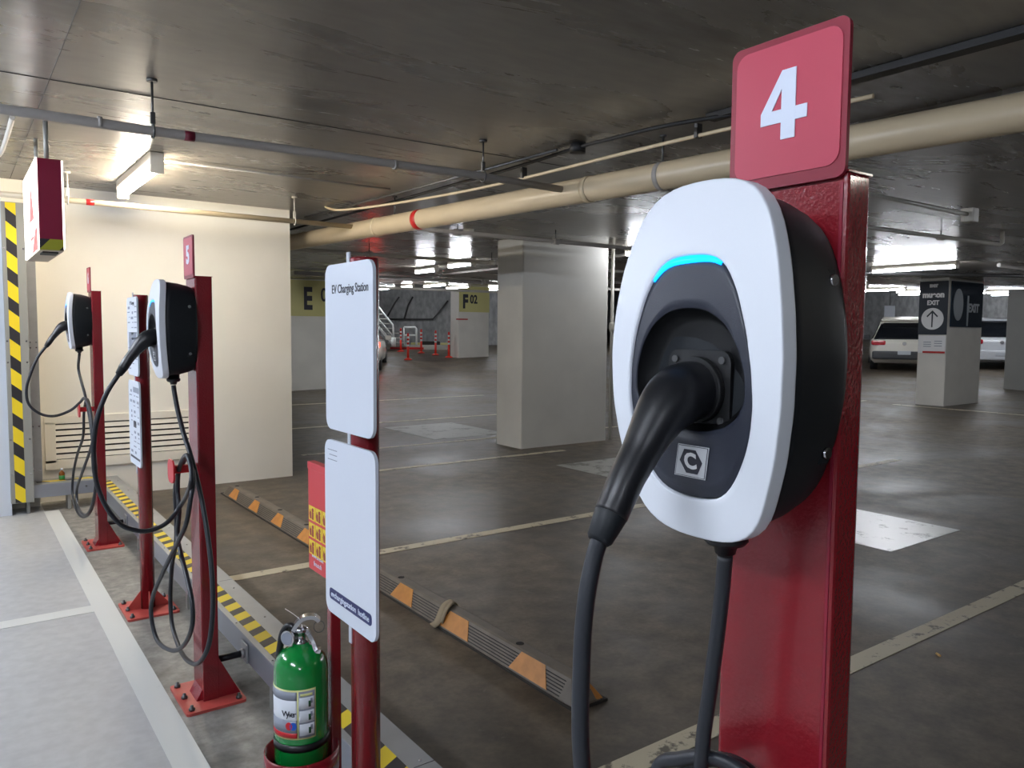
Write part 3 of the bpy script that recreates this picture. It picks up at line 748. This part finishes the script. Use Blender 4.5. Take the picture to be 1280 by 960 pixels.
text('evchargingstation  hotline', .0185, 'white_letter', lb, '-x', (-.0536, .012, .7505), sx=1.03, depth=.0003, bold=.0002)
s2, (u2, l2) = sign_post(3.95, 'sign post with two white plates full of small print, between posts 5 and 6', True)
random.seed(3)
for pl, z0, z1 in ((u2, 1.14, 1.45), (l2, .76, 1.06)):
    z = z1
    while z > z0:
        for y0 in (-.10, -.02, .06):
            if random.random() < .75:
                w = random.uniform(.02, .06); h = random.choice((.004, .005, .012))
                MB().box(-.0528, -.0521, y0, y0+w, z-h, z).build('print_block', 'ink_grey', pl)
        z -= .024
b = MB(); b.box(-.0528, -.0521, -.09, .09, 1.25, 1.33); b.build('photo_print', 'ink_grey', u2)
b = MB(); b.box(-.0532, -.0521, -.03, .03, .885, .915); b.build('icon', 'ink', l2)
b = MB(); b.box(-.0530, -.0521, -.10, .12, .735, .745); b.build('footer_band', 'ink', l2)
b = MB(); b.box(-.0532, -.0528, -.11, .02, 1.05, 1.075); b.build('heading', 'ink_grey', l2)
text('EV Charging', .024, 'ink', u2, '-x', (-.0523, .004, 1.465), sx=.86, depth=.0004)

# ------------------------------------------------------------------ extinguisher and its stand
EX = at(375, 900, 'y', 1.71); ex_x = EX.x
es = thing('extinguisher_stand', 'red stand with fire pictogram board and ring basket behind the green extinguisher', 'stand', (.705, 1.70, 0))
MB().box(0, .025, -.0125, .0125, .006, 1.0, .003).build('upright', 'red_paint', es)
b = MB(); b.prism(rrect(-.085, .092, .765, 1.018, .004, 2), 'x', -.012, -.002); bd = b.build('board', 'red_board', es)
MB().box(-.0135, .006, -.087, .094, 1.012, 1.030, .002).build('board_lip', 'red_board', bd)
for k in range(3):
    z = .905-k*.042
    for y0 in (.048, .006, -.036, -.078):
        b = MB(); b.box(-.0135, -.0125, y0, y0+.038, z-.017, z+.018); p_ = b.build('pictogram', 'pict_yellow', bd)
        c_ = MB(); c_.box(-.0142, -.0136, y0+.008, y0+.018, z-.014, z+.004)
        c_.prism([(y0+.013+.006*math.cos(a*PI/6), z+.009+.005*math.sin(a*PI/6)) for a in range(12)], 'x', -.0142, -.0136)
        c_.prism([(y0+.022, z-.013), (y0+.030, z-.013), (y0+.034, z-.002), (y0+.029, z+.010), (y0+.026, z), (y0+.023, z+.006)], 'x', -.0142, -.0136)
        c_.build('figure', 'pict_red', p_)
text('www.firesafe', .017, 'white_letter', bd, '-x', (-.0128, .035, .803), depth=.0003, sx=.8)
text('fire.co.th', .017, 'white_letter', bd, '-x', (-.0128, .035, .784), depth=.0003, sx=.8)
cxx = ex_x-.705; 
b = MB(); b.lathe([(.086, .315), (.086, .368), (.083, .368), (.083, .315)], (cxx, .0, 0), 36); b.build('ring', 'red_paint', es)
b = MB(); b.lathe([(.05, .0), (.086, .17), (.086, .18), (.001, .18)], (cxx, 0, 0), 32); b.build('basket_base', 'red_paint', es)
b = MB(); b.tube([(cxx-.084, 0, .18), (cxx-.084, 0, .33)], .004, 8); b.tube([(cxx, .084, .18), (cxx, .084, .33)], .004, 8); b.tube([(cxx, -.084, .18), (cxx, -.084, .33)], .004, 8)
b.build('basket_bars', 'red_paint', es)
fe = thing('fire_extinguisher', 'green fire extinguisher with chrome handle standing in the red ring stand', 'fire extinguisher', (ex_x, 1.70, .182))
ER = .0615
MB().lathe([(.052, 0), (ER, .006), (ER, .375), (.060, .392), (.054, .408), (.043, .421), (.030, .430), (.020, .434), (.018, .440)], seg=56).build('cylinder', 'extinguisher_green', fe)
for o in fe.children: o.location = (0, 0, 0)
def wrap(a0, a1, z0, z1, r, n=24):
    rr = []
    for k in range(n+1):
        a = a0+(a1-a0)*k/n; d = Vector((math.cos(a), math.sin(a), 0))
        rr.append([d*r+Vector((0, 0, z0)), d*r+Vector((0, 0, z1)), d*(ER-.0005)+Vector((0, 0, z1)), d*(ER-.0005)+Vector((0, 0, z0))])
    return rr
vd = math.atan2(-1.70, -ex_x)         # direction that faces the camera
lr = vd + math.radians(31); ll = vd - math.radians(95)
def lab(nm, a0, a1, z0, z1, dr, m, par): b = MB(); b.skin(wrap(a0, a1, z0, z1, ER+dr)); return b.build(nm, m, par)
L0 = lab('label', ll, lr, .236, .352, .0006, 'label_cream', fe)
mid = vd - math.radians(8)
lab('label_front', ll+.03, mid-.02, .240, .348, .0010, 'label_white', L0)
lab('label_head', ll+.03, mid-.02, .328, .348, .0014, 'label_grey', L0)
lab('label_foot', ll+.03, mid-.02, .252, .282, .0014, 'label_grey', L0)
lab('label_red_strip', ll+.03, mid-.02, .240, .252, .0014, 'label_red', L0)
lab('label_side', mid+.04, lr-.05, .240, .348, .0010, 'label_grey', L0)
lab('label_heading', mid+.10, lr-.14, .337, .343, .0014, 'label_cream', L0)
for k in range(3):
    z = .245+.031*k; lab('instruction_panel', mid+.07, lr-.08, z, z+.027, .0014, 'label_white', L0)
    lab('pictogram', (mid+lr)/2+.05, (mid+lr)/2+.14, z+.004, z+.018, .0018, 'label_green', L0)
    lab('pictogram', (mid+lr)/2+.12, (mid+lr)/2+.2, z+.012, z+.023, .0018, 'ink_grey', L0)
for a, m_ in ((mid-.32, 'label_red'), (mid-.16, 'label_blue')):
    d = Vector((math.cos(a), math.sin(a), 0)); s_ = Vector((-d.y, d.x, 0)); b = MB()
    rg = [d*(ER+.0018)+s_*(.0078*math.cos(t*PI/10))+Vector((0, 0, .268+.0095*math.sin(t*PI/10))) for t in range(20)]
    b.skin([rg, [p-d*.004 for p in rg]], smooth=False); b.build('badge', m_, L0)
for k, chh in enumerate('Wyver'):
    a = mid - .44 + .085*k; d = Vector((math.cos(a), math.sin(a), 0)); s_ = Vector((-d.y, d.x, 0))
    text(chh, .019, 'ink', L0, rot=Matrix((s_, Vector((0, 0, 1)), d)).transposed(), loc=tuple(d*(ER+.0016)+Vector((0, 0, .296))), depth=.0004, bold=.0002)
lab('strap', 0, 2*PI-.001, .205, .222, .0022, 'strap_black', fe)
# valve, gauge, levers, pin
v = MB(); v.lathe([(.016, .432), (.016, .444), (.012, .446), (.012, .462), (.016, .464), (.016, .474), (.009, .478)], seg=20); vv = v.build('valve', 'chrome', fe)
side = Vector((-vd and math.cos(vd-PI/2), math.sin(vd-PI/2), 0))   # to the left of the picture
toc = Vector((math.cos(vd), math.sin(vd), 0)); up = Vector((0, 0, 1))
g0 = -side
left = side if (RW.transposed() @ side).x < 0 else -side
v = MB(); v.tube([left*.012+up*.458, left*.026+up*.455+toc*.006], .006, 12)
v.tube([left*.024+up*.455+toc*.004, left*.030+up*.455+toc*.012], .018, 24); v.build('pressure_gauge', 'chrome', vv)
v = MB(); v.tube([left*.0305+up*.455+toc*.0125, left*.0308+up*.455+toc*.0130], .0145, 24); v.build('gauge_face', 'label_grey', vv)
def strip(pts, w, th, wd):
    """bent metal strap: path pts, width w along wd, thickness th"""
    rr = []
    for i, p in enumerate(pts):
        t_ = (pts[min(i+1, len(pts)-1)]-pts[max(i-1, 0)]).normalized(); n_ = t_.cross(wd).normalized()
        rr.append([p+wd*w/2+n_*th/2, p-wd*w/2+n_*th/2, p-wd*w/2-n_*th/2, p+wd*w/2-n_*th/2])
    return rr
rt = -left
v = MB(); v.skin(strip(spline([left*.020+up*.466, left*.006+up*.488, rt*.010+up*.498, rt*.030+up*.498, rt*.042+up*.488], 5), .022, .009, toc), smooth=False); v.build('carry_lever', 'chrome', vv)
v = MB(); v.skin(strip(spline([left*.002+up*.476, rt*.012+up*.468, rt*.026+up*.448+toc*.01, rt*.034+up*.428+toc*.02, rt*.044+up*.424+toc*.022], 5), .020, .009, toc), smooth=False); v.build('squeeze_lever', 'chrome', vv)
v = MB(); v.tube([rt*(.042+.012*math.sin(k*PI/10))+up*(.474+.014*math.cos(k*PI/10))+toc*.004 for k in range(21)], .0012, 6, False); v.build('safety_ring', 'steel_dark', vv)
v = MB(); v.tube(spline([left*.010+up*.470, left*.026+up*.478-toc*.01, left*.040+up*.460-toc*.015, left*.046+up*.430-toc*.012, left*.050+up*.40-toc*.03], 5), .008, 10); v.build('hose', 'strap_black', fe)
v = MB(); v.tube(spline([left*.002+up*.495, left*.016+up*.508, left*.034+up*.522], 4), .0008, 6); v.build('seal_wire', 'cone_white', vv)

# ------------------------------------------------------------------ raised cable duct with hazard tape
dk = thing('cable_duct', 'long raised grey metal cable duct with yellow hazard tape behind the posts', 'cable duct', (.855, 0, 0))
b = MB(); b.prism([(0, .105), (0, .195), (.003, .20), (.150, .20), (.158, .165), (.158, .105)], 'y', -2.5, 6.45); b.use('duct_side'); b.build('channel', 'duct_side', dk)
b = MB(); b.box(-.002, .012, -2.5, 6.46, .1995, .2015); b.box(.012, .152, -2.5, 6.6, .1995, .2012); b.build('lid', 'galvanised', dk)
MB().box(.020, .078, -2.5, 6.42, .2012, .2022).build('hazard_tape', 'hazard_row', dk)
y = -2.2
while y < 6.4:
    MB().box(.02, .14, y-.015, y+.015, 0, .106).build('duct_foot', 'grey_metal', dk); y += 1.21
k = 0; y = .9
while y < 6.4:
    for x in (.008, .120): MB().lathe([(.004, .2012), (.004, .2030), (.001, .2045)], (x, y, 0), 8).build('rivet', 'chrome', dk)
    y += .42
for y in (1.72, 3.55, 5.4): MB().box(.09, .152, y-.001, y+.001, .2012, .2018).build('lid_joint', 'steel_dark', dk)
dk2 = thing('cable_duct', 'short raised grey cable duct along the foot of the cream wall', 'cable duct', (0, 6.5, 0))
MB().box(.32, .853, -.02, .20, .11, .205, .003).build('channel', 'duct_side', dk2)
MB().box(.46, .853, 0, .20, .2045, .2062).build('lid', 'galvanised', dk2)
MB().box(.47, .853, .06, .12, .2062, .2070).build('hazard_tape', 'hazard_wall', dk2)
for x in (.40, .66): MB().box(x, x+.02, 0, .15, 0, .112).build('duct_foot', 'grey_metal', dk2)
for x in (.40, .78): MB().cyl((x, -.024, .165), (x, -.019, .165), .007, 10).build('rivet', 'chrome', dk2)
MB().box(.31, .37, -.03, -.02, .09, .20, .002).build('end_plate', 'galvanised', dk2)
for (Yp, dx, l) in ((Y5, .056, 'black conduit stub from post 5 into the cable duct'), (Y6, .052, 'black conduit stub from the far post into the cable duct')):
    t = thing('conduit_stub', l, 'conduit', (.689+dx, Yp-.02, .135))
    MB().cyl((-.002, 0, 0), (.855-.689-dx-.006, 0, 0), .0125, 16).build('tube', 'black_plastic', t)
    MB().box(.855-.689-dx-.008, .855-.689-dx-.001, -.035, .035, -.03, .04, .002).build('flange', 'galvanised', t)
    MB().cyl((.855-.689-dx-.02, 0, 0), (.855-.689-dx-.008, 0, 0), .018, 16).build('collar', 'galvanised', t)
# upright ducts at the corner
vt = thing('corner_duct', 'vertical grey metal duct with diagonal yellow and black hazard tape at far left', 'cable duct', (0, 6.45, 0))
MB().box(.305, .445, 0, .06, .09, 2.22, .004).build('channel', 'grey_metal', vt)
MB().box(.330, .392, -.002, .001, .095, 2.215).build('hazard_tape', 'hazard_up', vt)
for z in (.3, .55, 1.1, 1.25, 1.9):
    for x in (.315, .430): MB().cyl((x, -.003, z), (x, .001, z), .006, 10).build('rivet', 'chrome', vt)
vt2 = thing('wall_duct', 'plain grey vertical duct between the hazard-taped duct and the cream wall', 'cable duct', (0, 6.60, 0))
MB().box(.450, .512, 0, .10, .21, 1.98, .004).build('channel', 'galvanised', vt2)
for z in (.30, .62, 1.2, 1.24):
    for x in (.462, .50): MB().cyl((x, -.003, z), (x, .001, z), .005, 10).build('rivet', 'chrome', vt2)
# bottle on the wall duct
bt = thing('small_bottle', 'small amber bottle with green label on the wall duct', 'bottle', (.635, 6.60, .2062))
MB().lathe([(.018, 0), (.020, .003), (.020, .052), (.015, .062), (.008, .068), (.008, .076)], seg=20).build('glass', 'bottle_amber', bt)
MB().lathe([(.0205, .006), (.0205, .036)], seg=20).build('label_band', 'bottle_label', bt)
MB().lathe([(.009, .074), (.009, .088), (.002, .089)], seg=16).build('cap', 'sign_white', bt)
# louvre in the cream wall
lv = thing('louvre_vent', 'cream louvred vent low in the cream wall', 'vent', (0, 6.85, 0))
b = MB(); b.box(.55, 1.68, -.022, 0, .25, .325, .004); b.box(.55, 1.68, -.022, 0, .605, .665, .004); b.box(.55, .625, -.022, 0, .30, .62, .004); b.box(1.60, 1.68, -.022, 0, .30, .62, .004); b.build('frame', 'louvre', lv)
MB().box(.60, 1.62, -.003, -.001, .32, .61).build('dark_backing', 'louvre_gap', lv)
for k in range(6):
    z = .332+.0465*k; b = MB(); b.prism([(-.020, z), (-.016, z-.002), (-.006, z+.030), (-.010, z+.032)], 'x', .622, 1.603); b.build('slat', 'louvre', lv)

# light box hanging at left
lx = thing('light_box', 'hanging maroon light box with glowing white face at top left', 'light box', (.37, 4.55, 1.74))
MB().box(.004, .108, 0, .80, .055, .455, .002).build('case', 'box_maroon', lx)
MB().box(.003, .109, -.002, .80, .0, .055).build('hazard_edge', 'hazard_box', lx)
MB().box(.004, .108, .002, .79, -.004, .0).build('underside', 'box_under', lx)
f_ = MB().box(-.004, .003, .0, .80, .0, .455).build('lit_face', 'box_white', lx)
MB().box(.109, .116, .0, .80, .01, .452).build('lit_face', 'box_white', lx)
b = MB(); b.prism([(.16, .17), (.42, .17), (.29, .36)], 'x', -.006, -.0045); b.build('red_triangle', 'box_red', f_)
b = MB(); b.prism([(.0, .0), (.30, .0), (.10, .11), (.0, .11)], 'x', -.006, -.0045); b.build('red_corner', 'box_red', f_)
b = MB(); b.box(-.006, -.0045, .2, .4, .07, .085); b.build('text_bar', 'box_red', f_)
for y in (.12, .66):
    b = MB(); b.tube([(.056, y, .455), (.056, y, CZ-1.74)], .012, 12); b.build('hanging_rod', 'grey_metal', lx)
lxm = MB(); lxm.box(.02, .09, .05, .20, -.012, -.004); lxm.build('vent_slot', 'trunk_black', lx)

# ------------------------------------------------------------------ wheel stops
def wheel_stop(x0, y0, y1, label, patches):
    t = thing('wheel_stop', label, 'wheel stop', (x0, y0, 0)); L = y1-y0; W = .15; h = .085
    def sec(y, s=1, hs=1): return [(Vector((W/2+(x-W/2)*s, y, z*hs))) for x, z in ((0, 0), (0, .014), (.045, h-.004), (.055, h), (.095, h), (.105, h-.004), (W, .014), (W, 0))]
    b = MB(); b.skin([sec(0, .96, .22), sec(.07), sec(L-.07), sec(L, .96, .22)], smooth=False); b.build('rubber_body', 'rubber_stop', t)
    b = MB(); b.box(-.006, W+.006, -.006, L+.006, 0, .010, .002); b.build('rubber_skirt', 'rubber_dark', t)
    for k in range(6):
        f = (k+.7)/7; x = .045*f; z = .014+(h-.018)*f
        MB().box(x-.0025, x+.0008, .09, L-.09, z-.0004, z+.0018).build('groove_ridge', 'rubber_dark', t)
    for (a, b_) in patches:       # sloping orange reflector patches on the near face
        w = b_-a; e = .0035; nrm = Vector((-(h-.018), 0, .045)).normalized()*e; b = MB()
        q = [Vector((.002, a-.02, .017)), Vector((.002, b_, .017)), Vector((.045, b_-.03, h-.005)), Vector((.045, a+.04, h-.005))]
        b.skin([q, [p+nrm for p in q]], smooth=False); b.build('orange_patch', 'orange_patch', t)
        MB().cyl((.078, b_+.03, h-.002), (.078, b_+.03, h+.0012), .017, 16).build('bolt_hole', 'hole_black', t)
    q = [Vector((.012, .004, .012)), Vector((.138, .004, .012)), Vector((.10, .066, h-.008)), Vector((.05, .066, h-.008))]
    b = MB(); n_ = Vector((0, -.75, .65))*.004; b.skin([q, [p+n_ for p in q]], smooth=False); b.build('orange_end', 'orange_patch', t)
    return t
wheel_stop(1.745, 2.00, 4.05, 'near striped rubber wheel stop with a cloth strap lying over it', ((.18, .40), (.72, .94), (1.22, 1.42), (1.72, 1.92)))
wheel_stop(1.745, 4.42, 6.42, 'far striped rubber wheel stop towards the cream wall', ((.12, .30), (.62, .80), (1.12, 1.30), (1.62, 1.80)))
cs = thing('cloth_strap', 'crumpled tan cloth strap draped over the near wheel stop', 'cloth strap', (1.745, 2.95, 0))
b = MB(); b.skin(strip([Vector(p) for p in spline([(-.03, .00, .016), (-.004, .0, .026), (.030, .01, .075), (.055, .015, .094), (.10, .03, .093), (.145, .07, .05), (.20, .09, .012)], 4)], .05, .006, Vector((.1, 1, 0)).normalized())); b.build('strap', 'strap_cloth', cs)
b = MB(); b.skin(strip([Vector(p) for p in spline([(.0, -.03, .034), (.03, -.02, .082), (.05, -.02, .102), (.08, .0, .100)], 4)], .03, .006, Vector((.2, 1, 0)).normalized())); b.build('fold', 'strap_cloth', cs)
cbn = at(1175, 820, 'z', .004)
tag(MB().tube([(0, 0, .005), (.012, .02, .005)], .005, 8).build('cigarette_butt', 'butt', None, tuple((cbn.x, cbn.y, 0))), 'tiny tan cigarette butt lying on the dark floor at right', 'litter')

# ------------------------------------------------------------------ far aisle: delineators, stairs, kerb
def delineator(x, y, label):
    t = thing('lane_delineator', label, 'delineator', (x, y, rise(x, y)), group=None)
    MB().lathe([(.13, 0), (.13, .02), (.07, .05), (.04, .07)], seg=16).build('base', 'cone_red', t)
    b = MB(); b.use('cone_red').lathe([(.04, .05), (.036, .44)], seg=16)
    z = .44
    for k in range(6):
        b.use('cone_white' if k % 2 == 0 else 'cone_red').lathe([(.037, z), (.036, z+.065)], seg=16); z += .065
    b.build('tube', None, t)
    MB().lathe([(.030, z), (.030, z+.03), (.01, z+.05)], seg=16).build('top_loop', 'cone_red', t)
for (a, b_, l) in ((510, 450, 'nearest red and white delineator in the far lane'), (501, 439.5, 'leftmost red and white delineator beside the stairs'), (526.5, 441.5, 'red and white delineator third from left, in front of the railing'), (544.5, 444, 'red and white delineator fourth from left'), (561, 447, 'red and white delineator touching the white column')):
    q = at_floor(a, b_); delineator(q.x, q.y, l)
def deep(px_, py_, s):
    r = RW @ Vector((px_-640, 480-py_, -FPX)); return CAM + r*(s/FPX)
def wpt(px_, py_, s): return deep(px_, py_, s)
# stair: oblique stringers with hand rail
stq = thing('stair', 'white steel stair with handrail descending behind the parked car', 'stair', wpt(480, 440, 29))
o0 = Vector(stq.location)
b = MB()
for dy in (0, 8): b.skin(strip([wpt(455, 386+dy*.3, 29)-o0, wpt(492, 430+dy*.3, 29)-o0], .04, .22, Vector((.8, -.6, 0))), smooth=False)
b.build('stringer', 'rail_white', stq)
for k in range(7):
    q = wpt(462+k*5, 392+k*6, 29.4)-o0; MB().box(q.x-.3, q.x+.5, q.y-.12, q.y+.12, q.z-.03, q.z+.01).build('tread', 'kerb', stq)
b = MB(); b.tube([wpt(452, 368, 29)-o0, wpt(470, 380, 29)-o0, wpt(491, 406, 29)-o0, wpt(492, 424, 29)-o0], .035, 8); b.tube([wpt(470, 395, 29)-o0, wpt(491, 420, 29)-o0], .025, 8); b.build('handrail', 'rail_white', stq)
b = MB(); b.tube([wpt(492, 422, 29)-o0, wpt(492, 433, 29)-o0], .09, 8); b.build('newel_post', 'rail_white', stq)
rl = thing('guard_rail', 'white tubular guard rail behind the delineators', 'railing', wpt(515, 432, 30)); o0 = Vector(rl.location)
b = MB(); b.tube([wpt(505, 409, 30)-o0, wpt(519, 409, 30)-o0, wpt(520.5, 411, 30)-o0, wpt(520.5, 431, 30)-o0], .04, 8); b.tube([wpt(505, 419, 30)-o0, wpt(520, 419, 30)-o0], .03, 8); b.tube([wpt(505, 409, 30)-o0, wpt(505, 431, 30)-o0], .03, 8); b.build('rail', 'rail_white', rl)
kb = at_floor(520, 437)
kr = thing('raised_kerb', 'low concrete island behind the delineators', 'kerb', (kb.x, kb.y, rise(kb.x, kb.y)-.05), math.radians(-34))
b = MB(); b.box(-1.4, 1.2, 0, 1.0, 0, .22, .03); b.build('slab', 'kerb', kr)
MB().box(-1.0, .3, -.02, .0, .06, .14).build('red_stripe', 'band_red', kr)
bq = wpt(538, 431, 32.4)
bb = thing('rubber_bumper', 'black and yellow rubber bumper at the foot of the far wall', 'bumper', (bq.x, bq.y, bq.z-.15), math.radians(-34))
MB().box(-.4, .4, -.1, .1, 0, .3, .03).build('rubber_block', 'rubber_dark', bb)
for s in (-1, 1): MB().box(s*.62-.2, s*.62+.2, -.1, .1, .06, .24, .03).build('yellow_end', 'band_yellow', bb)
# concrete wall behind the stairs with conduits
a0 = wpt(440, 415, 33); a1 = wpt(640, 415, 33)
dv = (a1-a0); ang = math.atan2(dv.y, dv.x)
wl = MB().box(-6, dv.length+3, 0, .3, -1.4, 2.6, 0).build('wall_ramp', 'wall_far', None, tuple(a0)); wl.rotation_euler = (0, 0, ang); struct(wl)
cw = thing('wall_conduit', 'bent dark conduit running over the far concrete wall', 'conduit', tuple(wpt(520, 400, 32.7))); o0 = Vector(cw.location)
b = MB()
for pth in ([(486, 399), (505, 399), (541, 399), (549, 390), (560, 376)], [(484, 396), (494, 378), (499, 371)], [(505, 399), (510, 382), (516, 371)]):
    b.tube([wpt(x, y, 32.8)-o0 for x, y in pth], .035, 6)
b.build('tube', 'steel_dark', cw)

# ------------------------------------------------------------------ cars
def make_car(px_, py_, head, paint, label, lit, L=4.3, W=1.78, H=1.6, suv=True):
    """rear of the car at local y=0, nose towards +y"""
    q = at_floor(px_, py_)
    t = thing('parked_car', label, 'car', (q.x, q.y, rise(q.x, q.y)), head)
    gc = .20 if suv else .17; belt = .98*H/1.6+(.0 if suv else .03)
    # lower body: stations (y, half width, z_bottom, z_belt)
    st = [(0.03, .78, .50, belt-.16), (.0+.10, .92, .38, belt-.04), (.35, 1.0, .24, belt), (1.2, 1.0, .22, belt), (2.6, 1.0, .22, belt-.02), (3.3, .98, .24, belt-.10), (4.0, .93, .28, belt-.22), (4.25, .80, .36, belt-.36)]
    rings = []
    for y, w, z0, z1 in st:
        w *= W/2; y *= L/4.3
        rings.append([Vector(p) for p in ((-w*.86, y, z0), (w*.86, y, z0), (w*.97, y, z0+.10), (w, y, (z0+z1)/2), (w*.96, y, z1-.05), (w*.88, y, z1), (-w*.88, y, z1), (-w*.96, y, z1-.05), (-w, y, (z0+z1)/2), (-w*.97, y, z0+.10))])
    MB().skin(rings).build('body', paint, t)
    # greenhouse
    if suv: gs = [(.12, .76, belt-.04, belt), (.42, .62, belt-.04, H-.17), (.66, .57, belt-.04, H-.05), (1.3, .60, belt-.04, H), (2.2, .60, belt-.04, H-.03), (2.55, .62, belt-.04, H-.14), (3.25, .80, belt-.10, belt-.07)]
    else: gs = [(.55, .78, belt-.04, belt), (1.15, .64, belt-.04, H-.07), (1.6, .62, belt-.04, H), (2.3, .62, belt-.04, H-.02), (2.6, .64, belt-.04, H-.10), (3.3, .78, belt-.10, belt-.07)]
    rings = []; roof = []
    for y, w, z0, z1 in gs:
        y *= L/4.3; w *= W/1.78; wb = .80*W/1.78
        zz = max(z1, z0+.02)
        rings.append([Vector(p) for p in ((-wb, y, z0), (wb, y, z0), (w+.03, y, (z0+zz)/2+.02), (w, y, zz-.03), (w*.85, y, zz), (-w*.85, y, zz), (-w, y, zz-.03), (-w-.03, y, (z0+zz)/2+.02))])
    MB().skin(rings).build('windows', 'car_glass', t)
    rr = []
    for y, w, z0, z1 in gs[1:-1]:
        y *= L/4.3; w *= W/1.78
        rr.append([Vector(p) for p in ((-w-.01, y, z1-.05), (-w*.9, y, z1+.012), (0, y, z1+.03), (w*.9, y, z1+.012), (w+.01, y, z1-.05), (w*.9, y, z1-.04), (-w*.9, y, z1-.04))])
    MB().skin(rr).build('roof', paint, t)
    if suv:
        b = MB(); b.box(-.62*W/1.78, .62*W/1.78, .28, .50, H-.12, H-.06, .02); b.build('spoiler', paint, t)
    for s in (-1, 1):
        b = MB(); x = s*.80*W/1.78; b.skin([[Vector((x, .50, belt)), Vector((x-.05*s, .50, belt)), Vector((x-.05*s, .62, belt)), Vector((x, .62, belt))], [Vector((s*.63, .42, H-.14)), Vector((s*.58, .42, H-.14)), Vector((s*.58, .54, H-.14)), Vector((s*.63, .54, H-.14))]], smooth=False); b.build('rear_pillar', paint, t)
        m_ = 'tail_lit' if lit else 'tail_red'
        b = MB(); b.box(s*(W/2-.40), s*(W/2-.02), .0 if not lit else -.02, .22, belt-.21, belt-.07, .04); b.build('tail_light', m_, t)
        for y in (.78, 3.4):
            y *= L/4.3; x = s*(W/2-.02); b = MB()
            b.tube([(x-.20*s, y, .33), (x-.02*s, y, .33), (x, y, .33)], [.33, .33, .29], 28); w_ = b.build('tyre', 'tyre', t)
            MB().tube([(x-.01*s, y, .33), (x+.006*s, y, .33)], .20, 20).build('rim', 'wheel_rim', w_)
        b = MB(); b.box(s*(W/2-.02), s*(W/2+.16), 2.62, 2.72, belt-.04, belt+.10, .02); b.build('wing_mirror', paint if not suv else 'car_cladding', t)
    if suv:
        b = MB(); b.box(-W/2+.05, W/2-.05, -.04, .40, .36, .60, .06); b.build('rear_bumper', 'car_cladding', t)
    else:
        b = MB(); b.box(-W/2+.05, W/2-.05, -.05, .30, .30, .60, .05); b.build('rear_bumper', paint, t)
    MB().box(-.17, .17, -.065, -.03, .50 if suv else .44, .61 if suv else .55, .005).build('number_plate', 'sign_grey', t)
    b = MB(); b.lathe([(.055, -.004), (.055, .004)], seg=16); b.xf(0, Matrix.Translation((0, .0 if not suv else .015, belt-.16)) @ Matrix.Rotation(PI/2, 4, 'X')); b.build('badge', 'chrome', t)
    return t
make_car(1129, 465, math.radians(-60), 'car_white', 'cream white hatchback with dark lower cladding, left of the exit column', False, H=1.60)
make_car(1251, 463, math.radians(-58), 'car_silver', 'silver car parked between the exit column and the next column', False, H=1.58, suv=False)
make_car(434, 466, math.radians(-30), 'car_white', 'white sedan with a lit red tail light behind the sign post', True, H=1.42, suv=False)
# white hanging board in the far right aisle
hb = wpt(1112, 389, 30); ht = thing('hanging_board', 'white board hanging over the lane left of the exit column', 'sign', tuple(hb), math.radians(-50))
MB().box(-.19, .19, -.03, .03, -.22, .22, .01).build('board', 'sign_white', ht)
MB().box(-.01, .01, -.01, .01, .22, 3.02-hb.z).build('rod', 'steel_dark', ht)

# ------------------------------------------------------------------ world and view
w = bpy.data.worlds.new('world'); sc.world = w; w.use_nodes = True
w.node_tree.nodes['Background'].inputs[0].default_value = (.5, .52, .55, 1)
w.node_tree.nodes['Background'].inputs[1].default_value = .02
sc.view_settings.view_transform = 'Standard'; sc.view_settings.look = 'None'
sc.view_settings.exposure = .5; sc.view_settings.gamma = 1; sc.view_settings.use_curve_mapping = False
sc.cycles.use_denoising = True
sc.cycles.max_bounces = 8; sc.cycles.diffuse_bounces = 5; sc.cycles.sample_clamp_indirect = 6
